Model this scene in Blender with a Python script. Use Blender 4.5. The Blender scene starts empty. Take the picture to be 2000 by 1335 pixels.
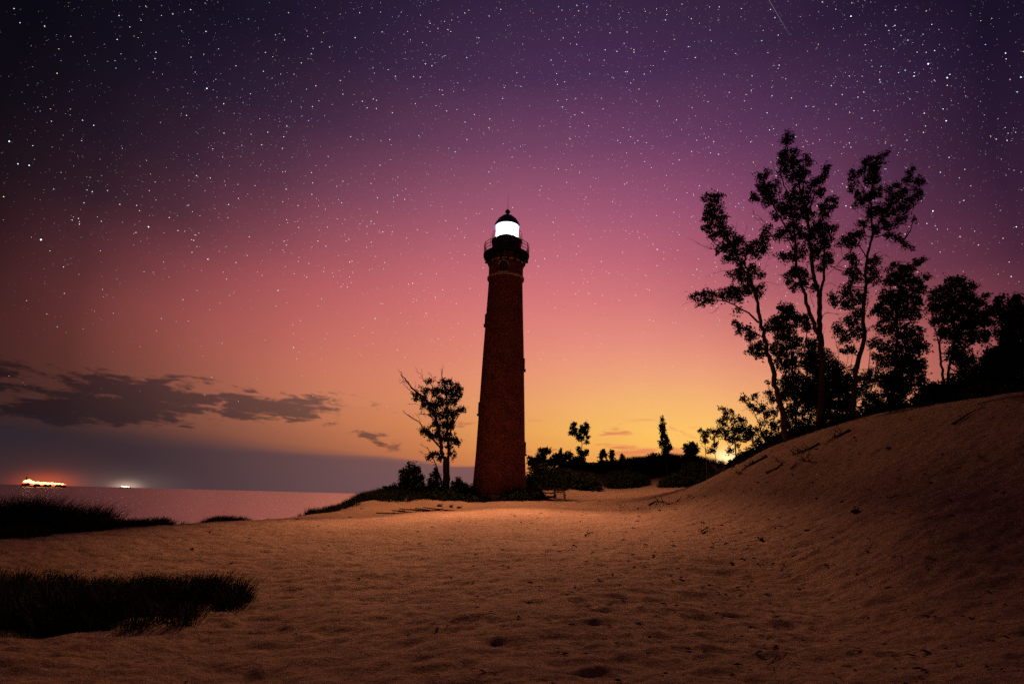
import bpy, math, random
import numpy as np
from mathutils import Matrix, Vector
random.seed(7)
RNG = np.random.default_rng(11)
R = math.radians
sc = bpy.context.scene
COL = sc.collection

# ------------------------------------------------------------------ camera
F, CX, CY = 1111.0, 1000.0, 667.5            # focal length in pixels of the 2000 px wide photograph
ROLL = R(1.5)
PITCH = math.atan(303.5 * math.cos(ROLL) / F)
cam = bpy.data.cameras.new("camera")
cam.sensor_width = 36.0
cam.lens = 36.0 * F / 2000.0
cam.clip_start = 0.1
cam.clip_end = 90000
camo = bpy.data.objects.new("camera", cam)
COL.objects.link(camo)
camo.matrix_world = Matrix.Rotation(math.pi / 2 + PITCH, 4, 'X') @ Matrix.Rotation(ROLL, 4, 'Z')
sc.camera = camo
sc.render.resolution_x, sc.render.resolution_y = 1024, 683


def ray(px, py):
    u, v = (px - CX) / F, (CY - py) / F
    c, s = math.cos(ROLL), math.sin(ROLL)
    x, y = u * c - v * s, u * s + v * c
    cp, sp = math.cos(PITCH), math.sin(PITCH)
    return Vector((x, cp - y * sp, sp + y * cp))


def at(px, py, Y):
    d = ray(px, py)
    return d * (Y / d.y)


# ------------------------------------------------------------------ look of the picture
sc.view_settings.view_transform = 'Standard'
sc.view_settings.look = 'None'
sc.view_settings.exposure = 0
sc.view_settings.gamma = 1
sc.cycles.use_denoising = False
sc.cycles.use_adaptive_sampling = True
sc.cycles.adaptive_threshold = 0.05
sc.cycles.adaptive_min_samples = 32
sc.cycles.max_bounces = 6
sc.cycles.sample_clamp_indirect = 1.0
sc.cycles.caustics_reflective = False
sc.cycles.caustics_refractive = False


# ------------------------------------------------------------------ node helper
class NT:
    def __init__(self, tree):
        self.t = tree
        tree.nodes.clear()

    def n(self, kind, **kw):
        o = self.t.nodes.new(kind)
        for k, v in kw.items():
            setattr(o, k, v)
        return o

    def put(self, sock, v):
        if hasattr(v, 'is_output'):
            self.t.links.new(v, sock)
        elif isinstance(v, (tuple, list)):
            v = tuple(v)
            if len(sock.default_value) == 4 and len(v) == 3:
                v = v + (1.0,)
            sock.default_value = v
        else:
            sock.default_value = v

    def m(self, op, a, b=0.0, c=0.0, clamp=False):
        o = self.n('ShaderNodeMath', operation=op, use_clamp=clamp)
        self.put(o.inputs[0], a); self.put(o.inputs[1], b); self.put(o.inputs[2], c)
        return o.outputs[0]

    def vm(self, op, a, b=(0, 0, 0)):
        o = self.n('ShaderNodeVectorMath', operation=op)
        self.put(o.inputs[0], a)
        if op == 'SCALE':
            self.put(o.inputs['Scale'], b)
        else:
            self.put(o.inputs[1], b)
        return o.outputs[0]

    def ss(self, x, a, b, lo=0.0, hi=1.0, kind='SMOOTHSTEP'):
        o = self.n('ShaderNodeMapRange', interpolation_type=kind)
        for i, v in enumerate((x, a, b, lo, hi)):
            self.put(o.inputs[i], v)
        return o.outputs[0]

    def mix(self, f, a, b, blend='MIX'):
        o = self.n('ShaderNodeMix', data_type='RGBA', blend_type=blend)
        self.put(o.inputs[0], f); self.put(o.inputs[6], a); self.put(o.inputs[7], b)
        return o.outputs[2]

    def noise(self, vec, scale, detail=2.0, rough=0.5, dist=0.0):
        o = self.n('ShaderNodeTexNoise')
        if vec is not None:
            self.put(o.inputs['Vector'], vec)
        o.inputs['Scale'].default_value = scale
        o.inputs['Detail'].default_value = detail
        o.inputs['Roughness'].default_value = rough
        o.inputs['Distortion'].default_value = dist
        return o.outputs['Fac']

    def ramp(self, f, stops, interp='LINEAR'):
        o = self.n('ShaderNodeValToRGB')
        cr = o.color_ramp
        cr.interpolation = interp
        while len(cr.elements) < len(stops):
            cr.elements.new(0.5)
        for e, (p, c) in zip(cr.elements, stops):
            e.position = p
        for e, (p, c) in zip(cr.elements, stops):
            e.color = (c[0], c[1], c[2], 1)
        self.put(o.inputs[0], f)
        return o.outputs[0]


# ------------------------------------------------------------------ sky
SUN_AZ, SUN_EL = 20.8, 5.0
AZ = [-46, -39, -33, -26, -20, -14, -8, 0, 7, 13, 19, 25, 31, 37, 44]
EL = [0, 1.5, 3, 4.5, 6.5, 9, 12, 15, 19, 23, 28, 34, 40, 47]
SKY = [[[0.0189,0.0119,0.0189],[0.0219,0.0125,0.0177],[0.0274,0.0135,0.0163],[0.0342,0.0145,0.0152],[0.0419,0.0149,0.014],[0.0461,0.0139,0.0127],[0.0429,0.0125,0.0126],[0.0341,0.0105,0.0122],[0.0163,0.0065,0.0092],[0.0094,0.0047,0.008],[0.0053,0.0034,0.0071],[0.0032,0.0025,0.0058],[0.0033,0.0026,0.0063],[0.0039,0.0029,0.0075]],[[0.0276,0.0159,0.0228],[0.0327,0.0171,0.0221],[0.0422,0.0194,0.0214],[0.0559,0.0228,0.0216],[0.0774,0.0277,0.0229],[0.101,0.0304,0.0244],[0.117,0.0308,0.0271],[0.1171,0.0297,0.0308],[0.0725,0.0208,0.0271],[0.0321,0.0122,0.0209],[0.0168,0.0081,0.0177],[0.0079,0.005,0.013],[0.0052,0.0037,0.0101],[0.0058,0.004,0.0114]],[[0.0527,0.0264,0.0318],[0.0625,0.0287,0.0313],[0.0806,0.0331,0.0311],[0.1085,0.0408,0.0329],[0.1559,0.054,0.0384],[0.2085,0.0635,0.045],[0.2456,0.0639,0.0512],[0.2528,0.0608,0.0579],[0.1924,0.0473,0.0567],[0.0921,0.0281,0.044],[0.0427,0.0167,0.0343],[0.0164,0.0088,0.0241],[0.008,0.0051,0.015],[0.008,0.0051,0.0155]],[[0.1021,0.0442,0.0441],[0.1224,0.0495,0.0442],[0.1568,0.0583,0.0447],[0.2048,0.0715,0.0477],[0.2833,0.0947,0.0575],[0.3638,0.1131,0.0711],[0.4002,0.1085,0.0813],[0.4,0.098,0.088],[0.3479,0.0807,0.0904],[0.2142,0.056,0.0788],[0.1025,0.0334,0.062],[0.0375,0.0165,0.0422],[0.0157,0.0085,0.0255],[0.0117,0.0068,0.0217]],[[0.1663,0.0638,0.0548],[0.2046,0.0744,0.0556],[0.2604,0.0899,0.0568],[0.327,0.1096,0.0607],[0.4202,0.1391,0.0727],[0.5053,0.1619,0.0921],[0.5287,0.1518,0.1065],[0.5125,0.1322,0.1135],[0.4569,0.1075,0.1157],[0.3239,0.0806,0.1074],[0.1724,0.0514,0.0897],[0.0677,0.0258,0.0611],[0.0267,0.0129,0.0381],[0.016,0.0087,0.0283]],[[0.244,0.0846,0.0643],[0.3039,0.101,0.0648],[0.3826,0.1246,0.0656],[0.4637,0.1526,0.0697],[0.5573,0.1885,0.0838],[0.627,0.2128,0.1094],[0.6366,0.1979,0.1289],[0.6091,0.1692,0.1374],[0.5454,0.1346,0.1398],[0.4171,0.1032,0.1335],[0.2435,0.0692,0.1168],[0.1043,0.0363,0.0818],[0.0404,0.0178,0.0523],[0.0211,0.0108,0.0357]],[[0.3358,0.1066,0.0708],[0.4114,0.1278,0.0699],[0.5056,0.1611,0.0699],[0.596,0.2012,0.0736],[0.6794,0.2447,0.0902],[0.7256,0.2657,0.1221],[0.7235,0.2444,0.1489],[0.6894,0.2065,0.1596],[0.6165,0.1612,0.1627],[0.4921,0.1237,0.1577],[0.3079,0.0855,0.1418],[0.1405,0.0462,0.1022],[0.0544,0.0225,0.0663],[0.0265,0.0129,0.0431]],[[0.5095,0.1473,0.0733],[0.5824,0.1771,0.0728],[0.6714,0.2288,0.0743],[0.7528,0.2932,0.0799],[0.8142,0.3512,0.0992],[0.8255,0.3517,0.1361],[0.8016,0.3021,0.1698],[0.7612,0.2471,0.1847],[0.6794,0.1876,0.187],[0.5553,0.1421,0.1815],[0.365,0.0993,0.1666],[0.1741,0.0548,0.1229],[0.0679,0.0268,0.0803],[0.0319,0.0149,0.0499]],[[0.6763,0.193,0.0718],[0.7294,0.2308,0.0732],[0.796,0.2986,0.0774],[0.8564,0.383,0.0861],[0.8955,0.4526,0.1078],[0.8818,0.4278,0.1467],[0.84,0.3437,0.1835],[0.7884,0.268,0.2],[0.6894,0.194,0.1964],[0.5578,0.1423,0.1872],[0.3696,0.0982,0.1736],[0.1776,0.0549,0.1292],[0.0703,0.0274,0.0841],[0.0333,0.0153,0.0508]],[[0.7651,0.2297,0.071],[0.8048,0.269,0.0735],[0.858,0.3423,0.0796],[0.9066,0.4328,0.0905],[0.935,0.5051,0.1143],[0.9111,0.4676,0.1541],[0.8548,0.3621,0.1905],[0.7847,0.2702,0.2044],[0.6607,0.185,0.1932],[0.5205,0.131,0.1811],[0.3432,0.0894,0.1697],[0.1637,0.0506,0.1267],[0.0664,0.0261,0.0815],[0.0329,0.015,0.049]],[[0.7783,0.2445,0.0702],[0.817,0.2799,0.0744],[0.8703,0.3502,0.0837],[0.9179,0.4368,0.0981],[0.9448,0.5048,0.1243],[0.9169,0.464,0.1609],[0.8423,0.3501,0.1899],[0.7421,0.2498,0.1953],[0.5827,0.1588,0.1754],[0.4408,0.1091,0.1631],[0.2897,0.0749,0.1551],[0.1374,0.0436,0.1171],[0.0585,0.0234,0.0742],[0.0318,0.0144,0.0463]],[[0.6951,0.2177,0.0669],[0.7501,0.2492,0.0732],[0.8205,0.3092,0.0861],[0.8761,0.3796,0.1038],[0.9018,0.4319,0.1305],[0.8677,0.397,0.1597],[0.7782,0.2968,0.1759],[0.6485,0.204,0.1704],[0.4552,0.1181,0.1437],[0.3268,0.0803,0.1336],[0.2114,0.0562,0.1268],[0.1019,0.0345,0.0991],[0.0468,0.0194,0.0614],[0.0299,0.0136,0.0429]],[[0.5421,0.1634,0.0601],[0.6025,0.1884,0.0665],[0.6791,0.2306,0.0791],[0.7338,0.2748,0.0955],[0.7447,0.2999,0.1172],[0.7026,0.2723,0.1364],[0.6351,0.208,0.1428],[0.5032,0.1414,0.1317],[0.3069,0.0755,0.1067],[0.2097,0.0526,0.0997],[0.1324,0.0378,0.0929],[0.0665,0.0247,0.0753],[0.0321,0.0141,0.0449],[0.0257,0.0118,0.0376]],[[0.3802,0.1083,0.0517],[0.4207,0.122,0.0556],[0.4746,0.144,0.0639],[0.5095,0.1639,0.0749],[0.4916,0.1657,0.0863],[0.4494,0.1444,0.0948],[0.4404,0.1196,0.1014],[0.325,0.0807,0.0907],[0.171,0.0416,0.0723],[0.1131,0.0305,0.0677],[0.0705,0.0227,0.0614],[0.0365,0.0152,0.0489],[0.0184,0.0089,0.0295],[0.0189,0.0091,0.03]],[[0.2735,0.0736,0.0457],[0.2939,0.0787,0.047],[0.3231,0.0862,0.0512],[0.3326,0.0889,0.0567],[0.2821,0.0753,0.0578],[0.2439,0.0604,0.0604],[0.247,0.0543,0.0679],[0.145,0.0331,0.0546],[0.0701,0.0187,0.0429],[0.0434,0.014,0.0384],[0.0244,0.0098,0.031],[0.0122,0.0062,0.0222],[0.0088,0.0049,0.0182],[0.0107,0.0057,0.0205]]]
w = bpy.data.worlds.new("World")
sc.world = w
w.use_nodes = True
N = NT(w.node_tree)
tc = N.n('ShaderNodeTexCoord').outputs['Generated']
nrm = N.vm('NORMALIZE', tc)
sep = N.n('ShaderNodeSeparateXYZ'); N.put(sep.inputs[0], nrm)
X, Yc, Z = sep.outputs
az = N.m('MULTIPLY', N.m('ARCTAN2', X, Yc), 57.29578)
el = N.m('MULTIPLY', N.m('ARCSINE', Z), 57.29578)
elf = N.m('DIVIDE', N.m('MAXIMUM', el, 0.0), 60.0)
cols = []
for row in SKY:
    st = [(e / 60.0, c) for e, c in zip(EL, row)]
    top = row[-1]
    st.append((1.0, tuple(v * 0.75 for v in top)))
    cols.append(N.ramp(elf, st, 'LINEAR'))
# soften the table a little with slow variation of the lookup direction
azj = N.m('ADD', az, N.m('MULTIPLY', N.m('SUBTRACT', N.noise(nrm, 3.0, 2.0), 0.5), 6.0))
cur = cols[0]
for i in range(1, len(AZ)):
    cur = N.mix(N.ss(azj, AZ[i - 1], AZ[i], kind='LINEAR'), cur, cols[i])
back = N.mix(N.ss(el, 0.0, 45.0), (0.10, 0.030, 0.025), (0.009, 0.005, 0.011))
aabs = N.m('ABSOLUTE', az)
cur = N.mix(N.ss(aabs, 46, 80), cur, back)

# distant layer of broken cloud: a flat deck seen in perspective
inv = N.m('DIVIDE', 1.0, N.m('MAXIMUM', Z, 0.03))
cx = N.m('MULTIPLY', X, inv); cy = N.m('MULTIPLY', Yc, inv)
cmb = N.n('ShaderNodeCombineXYZ'); N.put(cmb.inputs[0], cx); N.put(cmb.inputs[1], N.m('MULTIPLY', cy, 0.62)); cmb.inputs[2].default_value = 3.7
ca_ = N.n('ShaderNodeCombineXYZ'); N.put(ca_.inputs[0], N.m('MULTIPLY', az, 0.21)); N.put(ca_.inputs[1], N.m('ADD', N.m('MULTIPLY', el, 0.85), N.m('MULTIPLY', az, 0.03))); ca_.inputs[2].default_value = 1.3
n1 = N.m('ADD', N.m('MULTIPLY', N.noise(ca_.outputs[0], 0.55, 2.0, 0.5, 0.2), 0.38), N.m('MULTIPLY', N.noise(ca_.outputs[0], 1.9, 8.0, 0.66, 0.3), 0.62))
# band of cloud over the lake on the left
bc = N.ss(az, -44, -17, 6.4, 7.9, kind='LINEAR')
bw = N.ss(az, -42, -16, 3.0, 1.6, kind='LINEAR')
bd = N.m('DIVIDE', N.m('ABSOLUTE', N.m('SUBTRACT', el, bc)), bw)
band = N.m('MULTIPLY', N.ss(bd, 1.3, 0.1), N.ss(az, -11.0, -20))
dens = N.m('ADD', N.m('SUBTRACT', n1, 0.5), N.m('MULTIPLY', band, 0.22))
c1 = N.m('MULTIPLY', N.ss(dens, 0.095, 0.195), N.ss(band, 0.0, 0.25))
# thin wisps low around the tower
n2 = N.noise(N.vm('ADD', ca_.outputs[0], (9.3, 4.1, 2.0)), 0.75, 6.0, 0.6, 0.3)
low = N.m('MULTIPLY', N.m('MULTIPLY', N.ss(el, 3.6, 4.6), N.ss(el, 8.6, 6.4)), N.m('MULTIPLY', N.ss(az, -22, -16), N.ss(az, 22, 15)))
c2 = N.m('MULTIPLY', N.ss(n2, 0.555, 0.64), low)
tint = N.mix(N.ss(az, -18, 8), (0.22, 0.32, 0.52), (0.80, 0.42, 0.95))
cur = N.mix(N.m('MULTIPLY', N.m('MAXIMUM', c1, c2), 0.85), cur, N.mix(1.0, cur, tint, 'MULTIPLY'))
# slate cloud bank on the lake horizon
edge = N.m('ADD', N.ss(az, -42, -6, 5.0, 3.0, kind='LINEAR'), N.m('MULTIPLY', N.m('SUBTRACT', N.noise(cmb.outputs[0], 0.25, 3.0), 0.5), 1.2))
soft = N.ss(az, -30, -8, 1.8, 0.25, kind='LINEAR')
bank = N.ss(N.m('DIVIDE', N.m('SUBTRACT', edge, el), soft), -0.6, 0.8)
bank = N.m('MULTIPLY', bank, N.ss(az, 2.0, -3.0))
slate = N.mix(N.ss(az, -40, -5), (0.025, 0.018, 0.026), (0.165, 0.085, 0.092))
cur = N.mix(N.m('MULTIPLY', bank, 0.9), cur, slate)


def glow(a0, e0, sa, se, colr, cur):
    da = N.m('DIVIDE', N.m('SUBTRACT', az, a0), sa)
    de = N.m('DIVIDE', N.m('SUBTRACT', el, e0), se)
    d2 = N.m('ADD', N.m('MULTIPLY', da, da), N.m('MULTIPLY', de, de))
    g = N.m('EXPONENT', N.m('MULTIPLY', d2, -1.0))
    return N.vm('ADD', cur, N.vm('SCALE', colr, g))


cur = glow(18.0, 5.0, 7.0, 2.4, (0.06, 0.06, 0.015), cur)          # last light behind the dunes
cur = glow(20.6, 4.0, 1.0, 0.8, (0.6, 0.6, 0.4), cur)
cur = glow(-38.1, 0.1, 1.7, 0.75, (0.42, 0.05, 0.008), cur)      # bloom round both ships' lamps, painted into the sky colour
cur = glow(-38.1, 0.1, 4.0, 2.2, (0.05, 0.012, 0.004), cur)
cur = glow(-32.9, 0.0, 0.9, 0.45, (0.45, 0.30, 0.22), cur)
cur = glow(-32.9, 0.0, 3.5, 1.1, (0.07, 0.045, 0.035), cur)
sky = N.n('ShaderNodeTexSky', sky_type='NISHITA')
sky.sun_disc = False
sky.sun_elevation = R(SUN_EL)
sky.sun_rotation = R(SUN_AZ)
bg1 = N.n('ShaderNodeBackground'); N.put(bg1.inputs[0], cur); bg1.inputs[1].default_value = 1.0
bg2 = N.n('ShaderNodeBackground'); N.put(bg2.inputs[0], sky.outputs[0]); bg2.inputs[1].default_value = 0.0002
add = N.n('ShaderNodeAddShader')
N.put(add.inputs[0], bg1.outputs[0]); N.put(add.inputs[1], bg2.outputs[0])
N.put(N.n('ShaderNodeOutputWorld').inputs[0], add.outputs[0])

# low warm sun lamp: the afterglow just under the horizon behind the dunes
sun = bpy.data.lights.new("afterglow_sun", 'SUN')
sun.energy = 0.2
sun.angle = R(14)
sun.color = (1.0, 0.55, 0.28)
suno = bpy.data.objects.new("afterglow_sun", sun)
COL.objects.link(suno)
sd = Vector((math.sin(R(SUN_AZ)) * math.cos(R(SUN_EL)), math.cos(R(SUN_AZ)) * math.cos(R(SUN_EL)), math.sin(R(SUN_EL))))
suno.rotation_euler = sd.to_track_quat('Z', 'Y').to_euler()

# ------------------------------------------------------------------ object helpers


def tag(o, label=None, cat=None, group=None, kind=None):
    if label: o['label'] = label
    if cat: o['category'] = cat
    if group: o['group'] = group
    if kind: o['kind'] = kind
    return o


def empty(name, loc, label=None, cat=None, group=None, rz=0.0):
    o = bpy.data.objects.new(name, None)
    COL.objects.link(o)
    o.location = loc
    o.rotation_euler = (0, 0, rz)
    o.empty_display_size = 0.5
    return tag(o, label, cat, group)


class MB:
    """collects polygons of several shapes for one mesh object"""
    def __init__(s):
        s.v = []; s.f = []; s.sm = []

    def add(s, vs, fs, smooth=False):
        b = len(s.v)
        s.v.extend([tuple(v) for v in vs])
        s.f.extend([tuple(b + i for i in f) for f in fs])
        s.sm.extend([smooth] * len(fs))

    def box(s, c, d, rz=0.0, rx=0.0, ry=0.0):
        M = Matrix.Rotation(rz, 3, 'Z') @ Matrix.Rotation(ry, 3, 'Y') @ Matrix.Rotation(rx, 3, 'X')
        vs = []
        for x in (-.5, .5):
            for y in (-.5, .5):
                for z in (-.5, .5):
                    vs.append(Vector(c) + M @ Vector((x * d[0], y * d[1], z * d[2])))
        s.add(vs, [(0, 1, 3, 2), (4, 6, 7, 5), (0, 4, 5, 1), (2, 3, 7, 6), (0, 2, 6, 4), (1, 5, 7, 3)])

    def tube(s, pts, rad, seg=6, cap=True):
        pts = [Vector(p) for p in pts]
        rings = []
        n = len(pts)
        up = Vector((0.3, 1, 0.1)).normalized()
        for i, p in enumerate(pts):
            t = (pts[min(i + 1, n - 1)] - pts[max(i - 1, 0)])
            if t.length < 1e-9: t = Vector((0, 0, 1))
            t.normalize()
            a = t.cross(up)
            if a.length < 1e-3: a = t.cross(Vector((1, 0, 0)))
            a.normalize(); b = t.cross(a)
            r = rad[i] if isinstance(rad, (list, tuple)) else rad
            rings.append([p + (a * math.cos(k * 2 * math.pi / seg) + b * math.sin(k * 2 * math.pi / seg)) * r for k in range(seg)])
        vs = [v for rg in rings for v in rg]
        fs = []
        for i in range(n - 1):
            for k in range(seg):
                k2 = (k + 1) % seg
                fs.append((i * seg + k, i * seg + k2, (i + 1) * seg + k2, (i + 1) * seg + k))
        if cap:
            fs.append(tuple(range(seg))[::-1]); fs.append(tuple((n - 1) * seg + k for k in range(seg)))
        s.add(vs, fs, True)

    def lathe(s, prof, seg=48, c=(0, 0), closed=False, smooth=True):
        vs = []; fs = []
        n = len(prof)
        for r, z in prof:
            for k in range(seg):
                a = k * 2 * math.pi / seg
                vs.append((c[0] + r * math.cos(a), c[1] + r * math.sin(a), z))
        m = n if closed else n - 1
        for i in range(m):
            i2 = (i + 1) % n
            for k in range(seg):
                k2 = (k + 1) % seg
                fs.append((i * seg + k, i * seg + k2, i2 * seg + k2, i2 * seg + k))
        if not closed:
            fs.append(tuple(range(seg))[::-1]); fs.append(tuple((n - 1) * seg + k for k in range(seg)))
        s.add(vs, fs, smooth)

    def build(s, name, mat, parent=None, loc=None, sharp=False):
        me = bpy.data.meshes.new(name)
        me.from_pydata(s.v, [], s.f)
        if any(s.sm):
            me.polygons.foreach_set('use_smooth', s.sm)
            me.set_sharp_from_angle(angle=R(35))
        me.materials.append(mat)
        me.update()
        o = bpy.data.objects.new(name, me)
        COL.objects.link(o)
        if parent: o.parent = parent
        if loc is not None: o.location = loc
        return o


def polys_np(name, V, mat, parent=None, smooth=False):
    """V: (n, k, 3) array -> n separate k-gons in one mesh"""
    V = np.asarray(V, dtype=np.float32)
    n, k, _ = V.shape
    me = bpy.data.meshes.new(name)
    me.vertices.add(n * k); me.vertices.foreach_set('co', V.reshape(-1))
    me.loops.add(n * k); me.loops.foreach_set('vertex_index', np.arange(n * k, dtype=np.int32))
    me.polygons.add(n)
    me.polygons.foreach_set('loop_start', np.arange(0, n * k, k, dtype=np.int32))
    me.polygons.foreach_set('loop_total', np.full(n, k, dtype=np.int32))
    me.update(calc_edges=True)
    me.materials.append(mat)
    o = bpy.data.objects.new(name, me)
    COL.objects.link(o)
    if parent: o.parent = parent
    return o


# ------------------------------------------------------------------ materials
def material(name, colr, rough=0.8, var=0.25, vscale=6.0, bump=0.0, bscale=30.0, metal=0.0, spec=0.3, col2=None):
    m = bpy.data.materials.new(name)
    m.use_nodes = True
    N = NT(m.node_tree)
    co = N.n('ShaderNodeTexCoord').outputs['Object']
    c2 = col2 or tuple(v * (1 - var) for v in colr)
    f = N.noise(co, vscale, 5.0, 0.6)
    c = N.mix(N.ss(f, 0.35, 0.65), c2, colr)
    b = N.n('ShaderNodeBsdfPrincipled')
    N.put(b.inputs['Base Color'], c)
    b.inputs['Roughness'].default_value = rough
    b.inputs['Metallic'].default_value = metal
    b.inputs['Specular IOR Level'].default_value = spec
    if bump:
        bp = N.n('ShaderNodeBump'); bp.inputs['Strength'].default_value = bump; bp.inputs['Distance'].default_value = 0.02
        N.put(bp.inputs['Height'], N.noise(co, bscale, 4.0)); N.put(b.inputs['Normal'], bp.outputs[0])
    N.put(N.n('ShaderNodeOutputMaterial').inputs[0], b.outputs[0])
    return m


def emissive(name, colr, strength, sample=True):
    m = bpy.data.materials.new(name)
    m.use_nodes = True
    N = NT(m.node_tree)
    e = N.n('ShaderNodeEmission'); N.put(e.inputs[0], colr); e.inputs[1].default_value = strength
    N.put(N.n('ShaderNodeOutputMaterial').inputs[0], e.outputs[0])
    if not sample: m.cycles.emission_sampling = 'NONE'
    return m


M_leaf = material('leaf_green', (0.030, 0.040, 0.016), 0.8, vscale=1.5, spec=0.1, col2=(0.020, 0.026, 0.011))
M_needle = material('juniper_green', (0.028, 0.038, 0.018), 0.8, vscale=2.0, spec=0.1, col2=(0.018, 0.024, 0.012))
M_bark = material('bark', (0.10, 0.075, 0.06), 0.9, vscale=4, bump=0.6, bscale=14, spec=0.1)
M_birch = material('pale_bark', (0.32, 0.25, 0.2), 0.8, vscale=5, col2=(0.12, 0.09, 0.08))
M_grass = material('marram_grass', (0.045, 0.055, 0.020), 0.8, vscale=0.8, spec=0.1, col2=(0.035, 0.045, 0.018))
M_wood = material('weathered_wood', (0.16, 0.12, 0.10), 0.85, vscale=9, bump=0.3, bscale=40)
M_drift = material('driftwood_grey', (0.07, 0.06, 0.065), 0.85, vscale=7, bump=0.4, bscale=25)
M_iron = material('black_iron', (0.014, 0.013, 0.024), 0.55, vscale=3, spec=0.3)
M_ironblue = material('dome_iron', (0.05, 0.06, 0.20), 0.35, vscale=3, spec=0.5)
M_watch = material('watch_room_iron', (0.09, 0.035, 0.035), 0.6, vscale=2, spec=0.3)
M_stone = material('pale_stone', (0.62, 0.48, 0.36), 0.85, vscale=5, bump=0.2)
M_concrete = material('concrete', (0.34, 0.29, 0.25), 0.9, vscale=2, bump=0.2)
M_pane = material('dark_glass', (0.03, 0.035, 0.06), 0.12, vscale=2, spec=0.8)
M_lamp = bpy.data.materials.new('lantern_light'); M_lamp.use_nodes = True
N = NT(M_lamp.node_tree)
lz = N.n('ShaderNodeSeparateXYZ'); N.put(lz.inputs[0], N.n('ShaderNodeTexCoord').outputs['Object'])
e = N.n('ShaderNodeEmission'); N.put(e.inputs[0], (0.85, 0.9, 1.0)); N.put(e.inputs[1], 7.0)
N.put(N.n('ShaderNodeOutputMaterial').inputs[0], e.outputs[0])

# sand
M_sand = bpy.data.materials.new('dune_sand'); M_sand.use_nodes = True
N = NT(M_sand.node_tree)
pos = N.n('ShaderNodeNewGeometry').outputs['Position']
big = N.noise(pos, 0.35, 4.0, 0.6)
mid = N.noise(pos, 8.0, 8.0, 0.82)
fine = N.noise(pos, 38.0, 6.0, 0.85)
c = N.mix(N.ss(big, 0.3, 0.7), (0.36, 0.225, 0.135), (0.47, 0.31, 0.185))
c = N.mix(N.m('MULTIPLY', N.ss(mid, 0.56, 0.40), 0.75), c, (0.22, 0.13, 0.085))
c = N.mix(N.m('MULTIPLY', N.ss(fine, 0.50, 0.36), 0.75), c, (0.12, 0.065, 0.045))
c = N.mix(N.m('MULTIPLY', N.ss(fine, 0.56, 0.68), 0.6), c, (0.66, 0.45, 0.26))
b = N.n('ShaderNodeBsdfPrincipled')
N.put(b.inputs['Base Color'], c)
b.inputs['Roughness'].default_value = 0.95
b.inputs['Specular IOR Level'].default_value = 0.1
bp = N.n('ShaderNodeBump'); bp.inputs['Strength'].default_value = 1.0; bp.inputs['Distance'].default_value = 0.10
hgt = N.m('ADD', N.m('MULTIPLY', N.noise(pos, 2.6, 3.0, 0.55), 1.0), N.m('MULTIPLY', N.noise(pos, 9.0, 5.0, 0.7), 0.55))
N.put(bp.inputs['Height'], hgt)
bp2 = N.n('ShaderNodeBump'); bp2.inputs['Strength'].default_value = 0.6; bp2.inputs['Distance'].default_value = 0.02
N.put(bp2.inputs['Height'], fine); N.put(bp2.inputs['Normal'], bp.outputs[0])
N.put(b.inputs['Normal'], bp2.outputs[0])
N.put(N.n('ShaderNodeOutputMaterial').inputs[0], b.outputs[0])

# lake water, blurred by its small waves
M_water = bpy.data.materials.new('lake_water'); M_water.use_nodes = True
N = NT(M_water.node_tree)
pos = N.n('ShaderNodeNewGeometry').outputs['Position']
b = N.n('ShaderNodeBsdfPrincipled')
N.put(b.inputs['Base Color'], (1.0, 0.86, 0.76))
b.inputs['Roughness'].default_value = 0.25
b.inputs['Metallic'].default_value = 1.0
b.inputs['IOR'].default_value = 1.45
b.inputs['Specular IOR Level'].default_value = 0.9
scl = N.n('ShaderNodeMapping'); N.put(scl.inputs[0], pos); scl.inputs['Scale'].default_value = (0.45, 1.0, 1.0)
bp = N.n('ShaderNodeBump'); bp.inputs['Strength'].default_value = 1.0; bp.inputs['Distance'].default_value = 0.15
N.put(bp.inputs['Height'], N.m('ADD', N.m('MULTIPLY', N.noise(scl.outputs[0], 0.09, 3.0, 0.5), 1.6), N.noise(scl.outputs[0], 0.7, 4.0, 0.6)))
N.put(b.inputs['Normal'], bp.outputs[0])
N.put(N.n('ShaderNodeOutputMaterial').inputs[0], b.outputs[0])

# brick of the tower: courses wrapped round the shaft
M_brick = bpy.data.materials.new('red_brick'); M_brick.use_nodes = True
N = NT(M_brick.node_tree)
co = N.n('ShaderNodeTexCoord').outputs['Object']
s = N.n('ShaderNodeSeparateXYZ'); N.put(s.inputs[0], co)
ang = N.m('MULTIPLY', N.m('ARCTAN2', s.outputs[0], s.outputs[1]), 2.3)
cb = N.n('ShaderNodeCombineXYZ'); N.put(cb.inputs[0], ang); N.put(cb.inputs[1], s.outputs[2])
br = N.n('ShaderNodeTexBrick')
N.put(br.inputs['Vector'], cb.outputs[0])
br.inputs['Scale'].default_value = 1.0
br.inputs['Brick Width'].default_value = 0.42
br.inputs['Row Height'].default_value = 0.15
br.inputs['Mortar Size'].default_value = 0.012
N.put(br.inputs['Color1'], (0.34, 0.12, 0.085)); N.put(br.inputs['Color2'], (0.22, 0.08, 0.06)); N.put(br.inputs['Mortar'], (0.10, 0.06, 0.05))
stain = N.noise(co, 1.1, 5.0, 0.65)
c = N.mix(N.m('MULTIPLY', N.ss(stain, 0.4, 0.65), 0.5), br.outputs['Color'], (0.10, 0.03, 0.025))
b = N.n('ShaderNodeBsdfPrincipled'); N.put(b.inputs['Base Color'], c)
b.inputs['Roughness'].default_value = 0.9; b.inputs['Specular IOR Level'].default_value = 0.15
bp = N.n('ShaderNodeBump'); bp.inputs['Strength'].default_value = 0.5; bp.inputs['Distance'].default_value = 0.02
N.put(bp.inputs['Height'], br.outputs['Color']); N.put(b.inputs['Normal'], bp.outputs[0])
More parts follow.
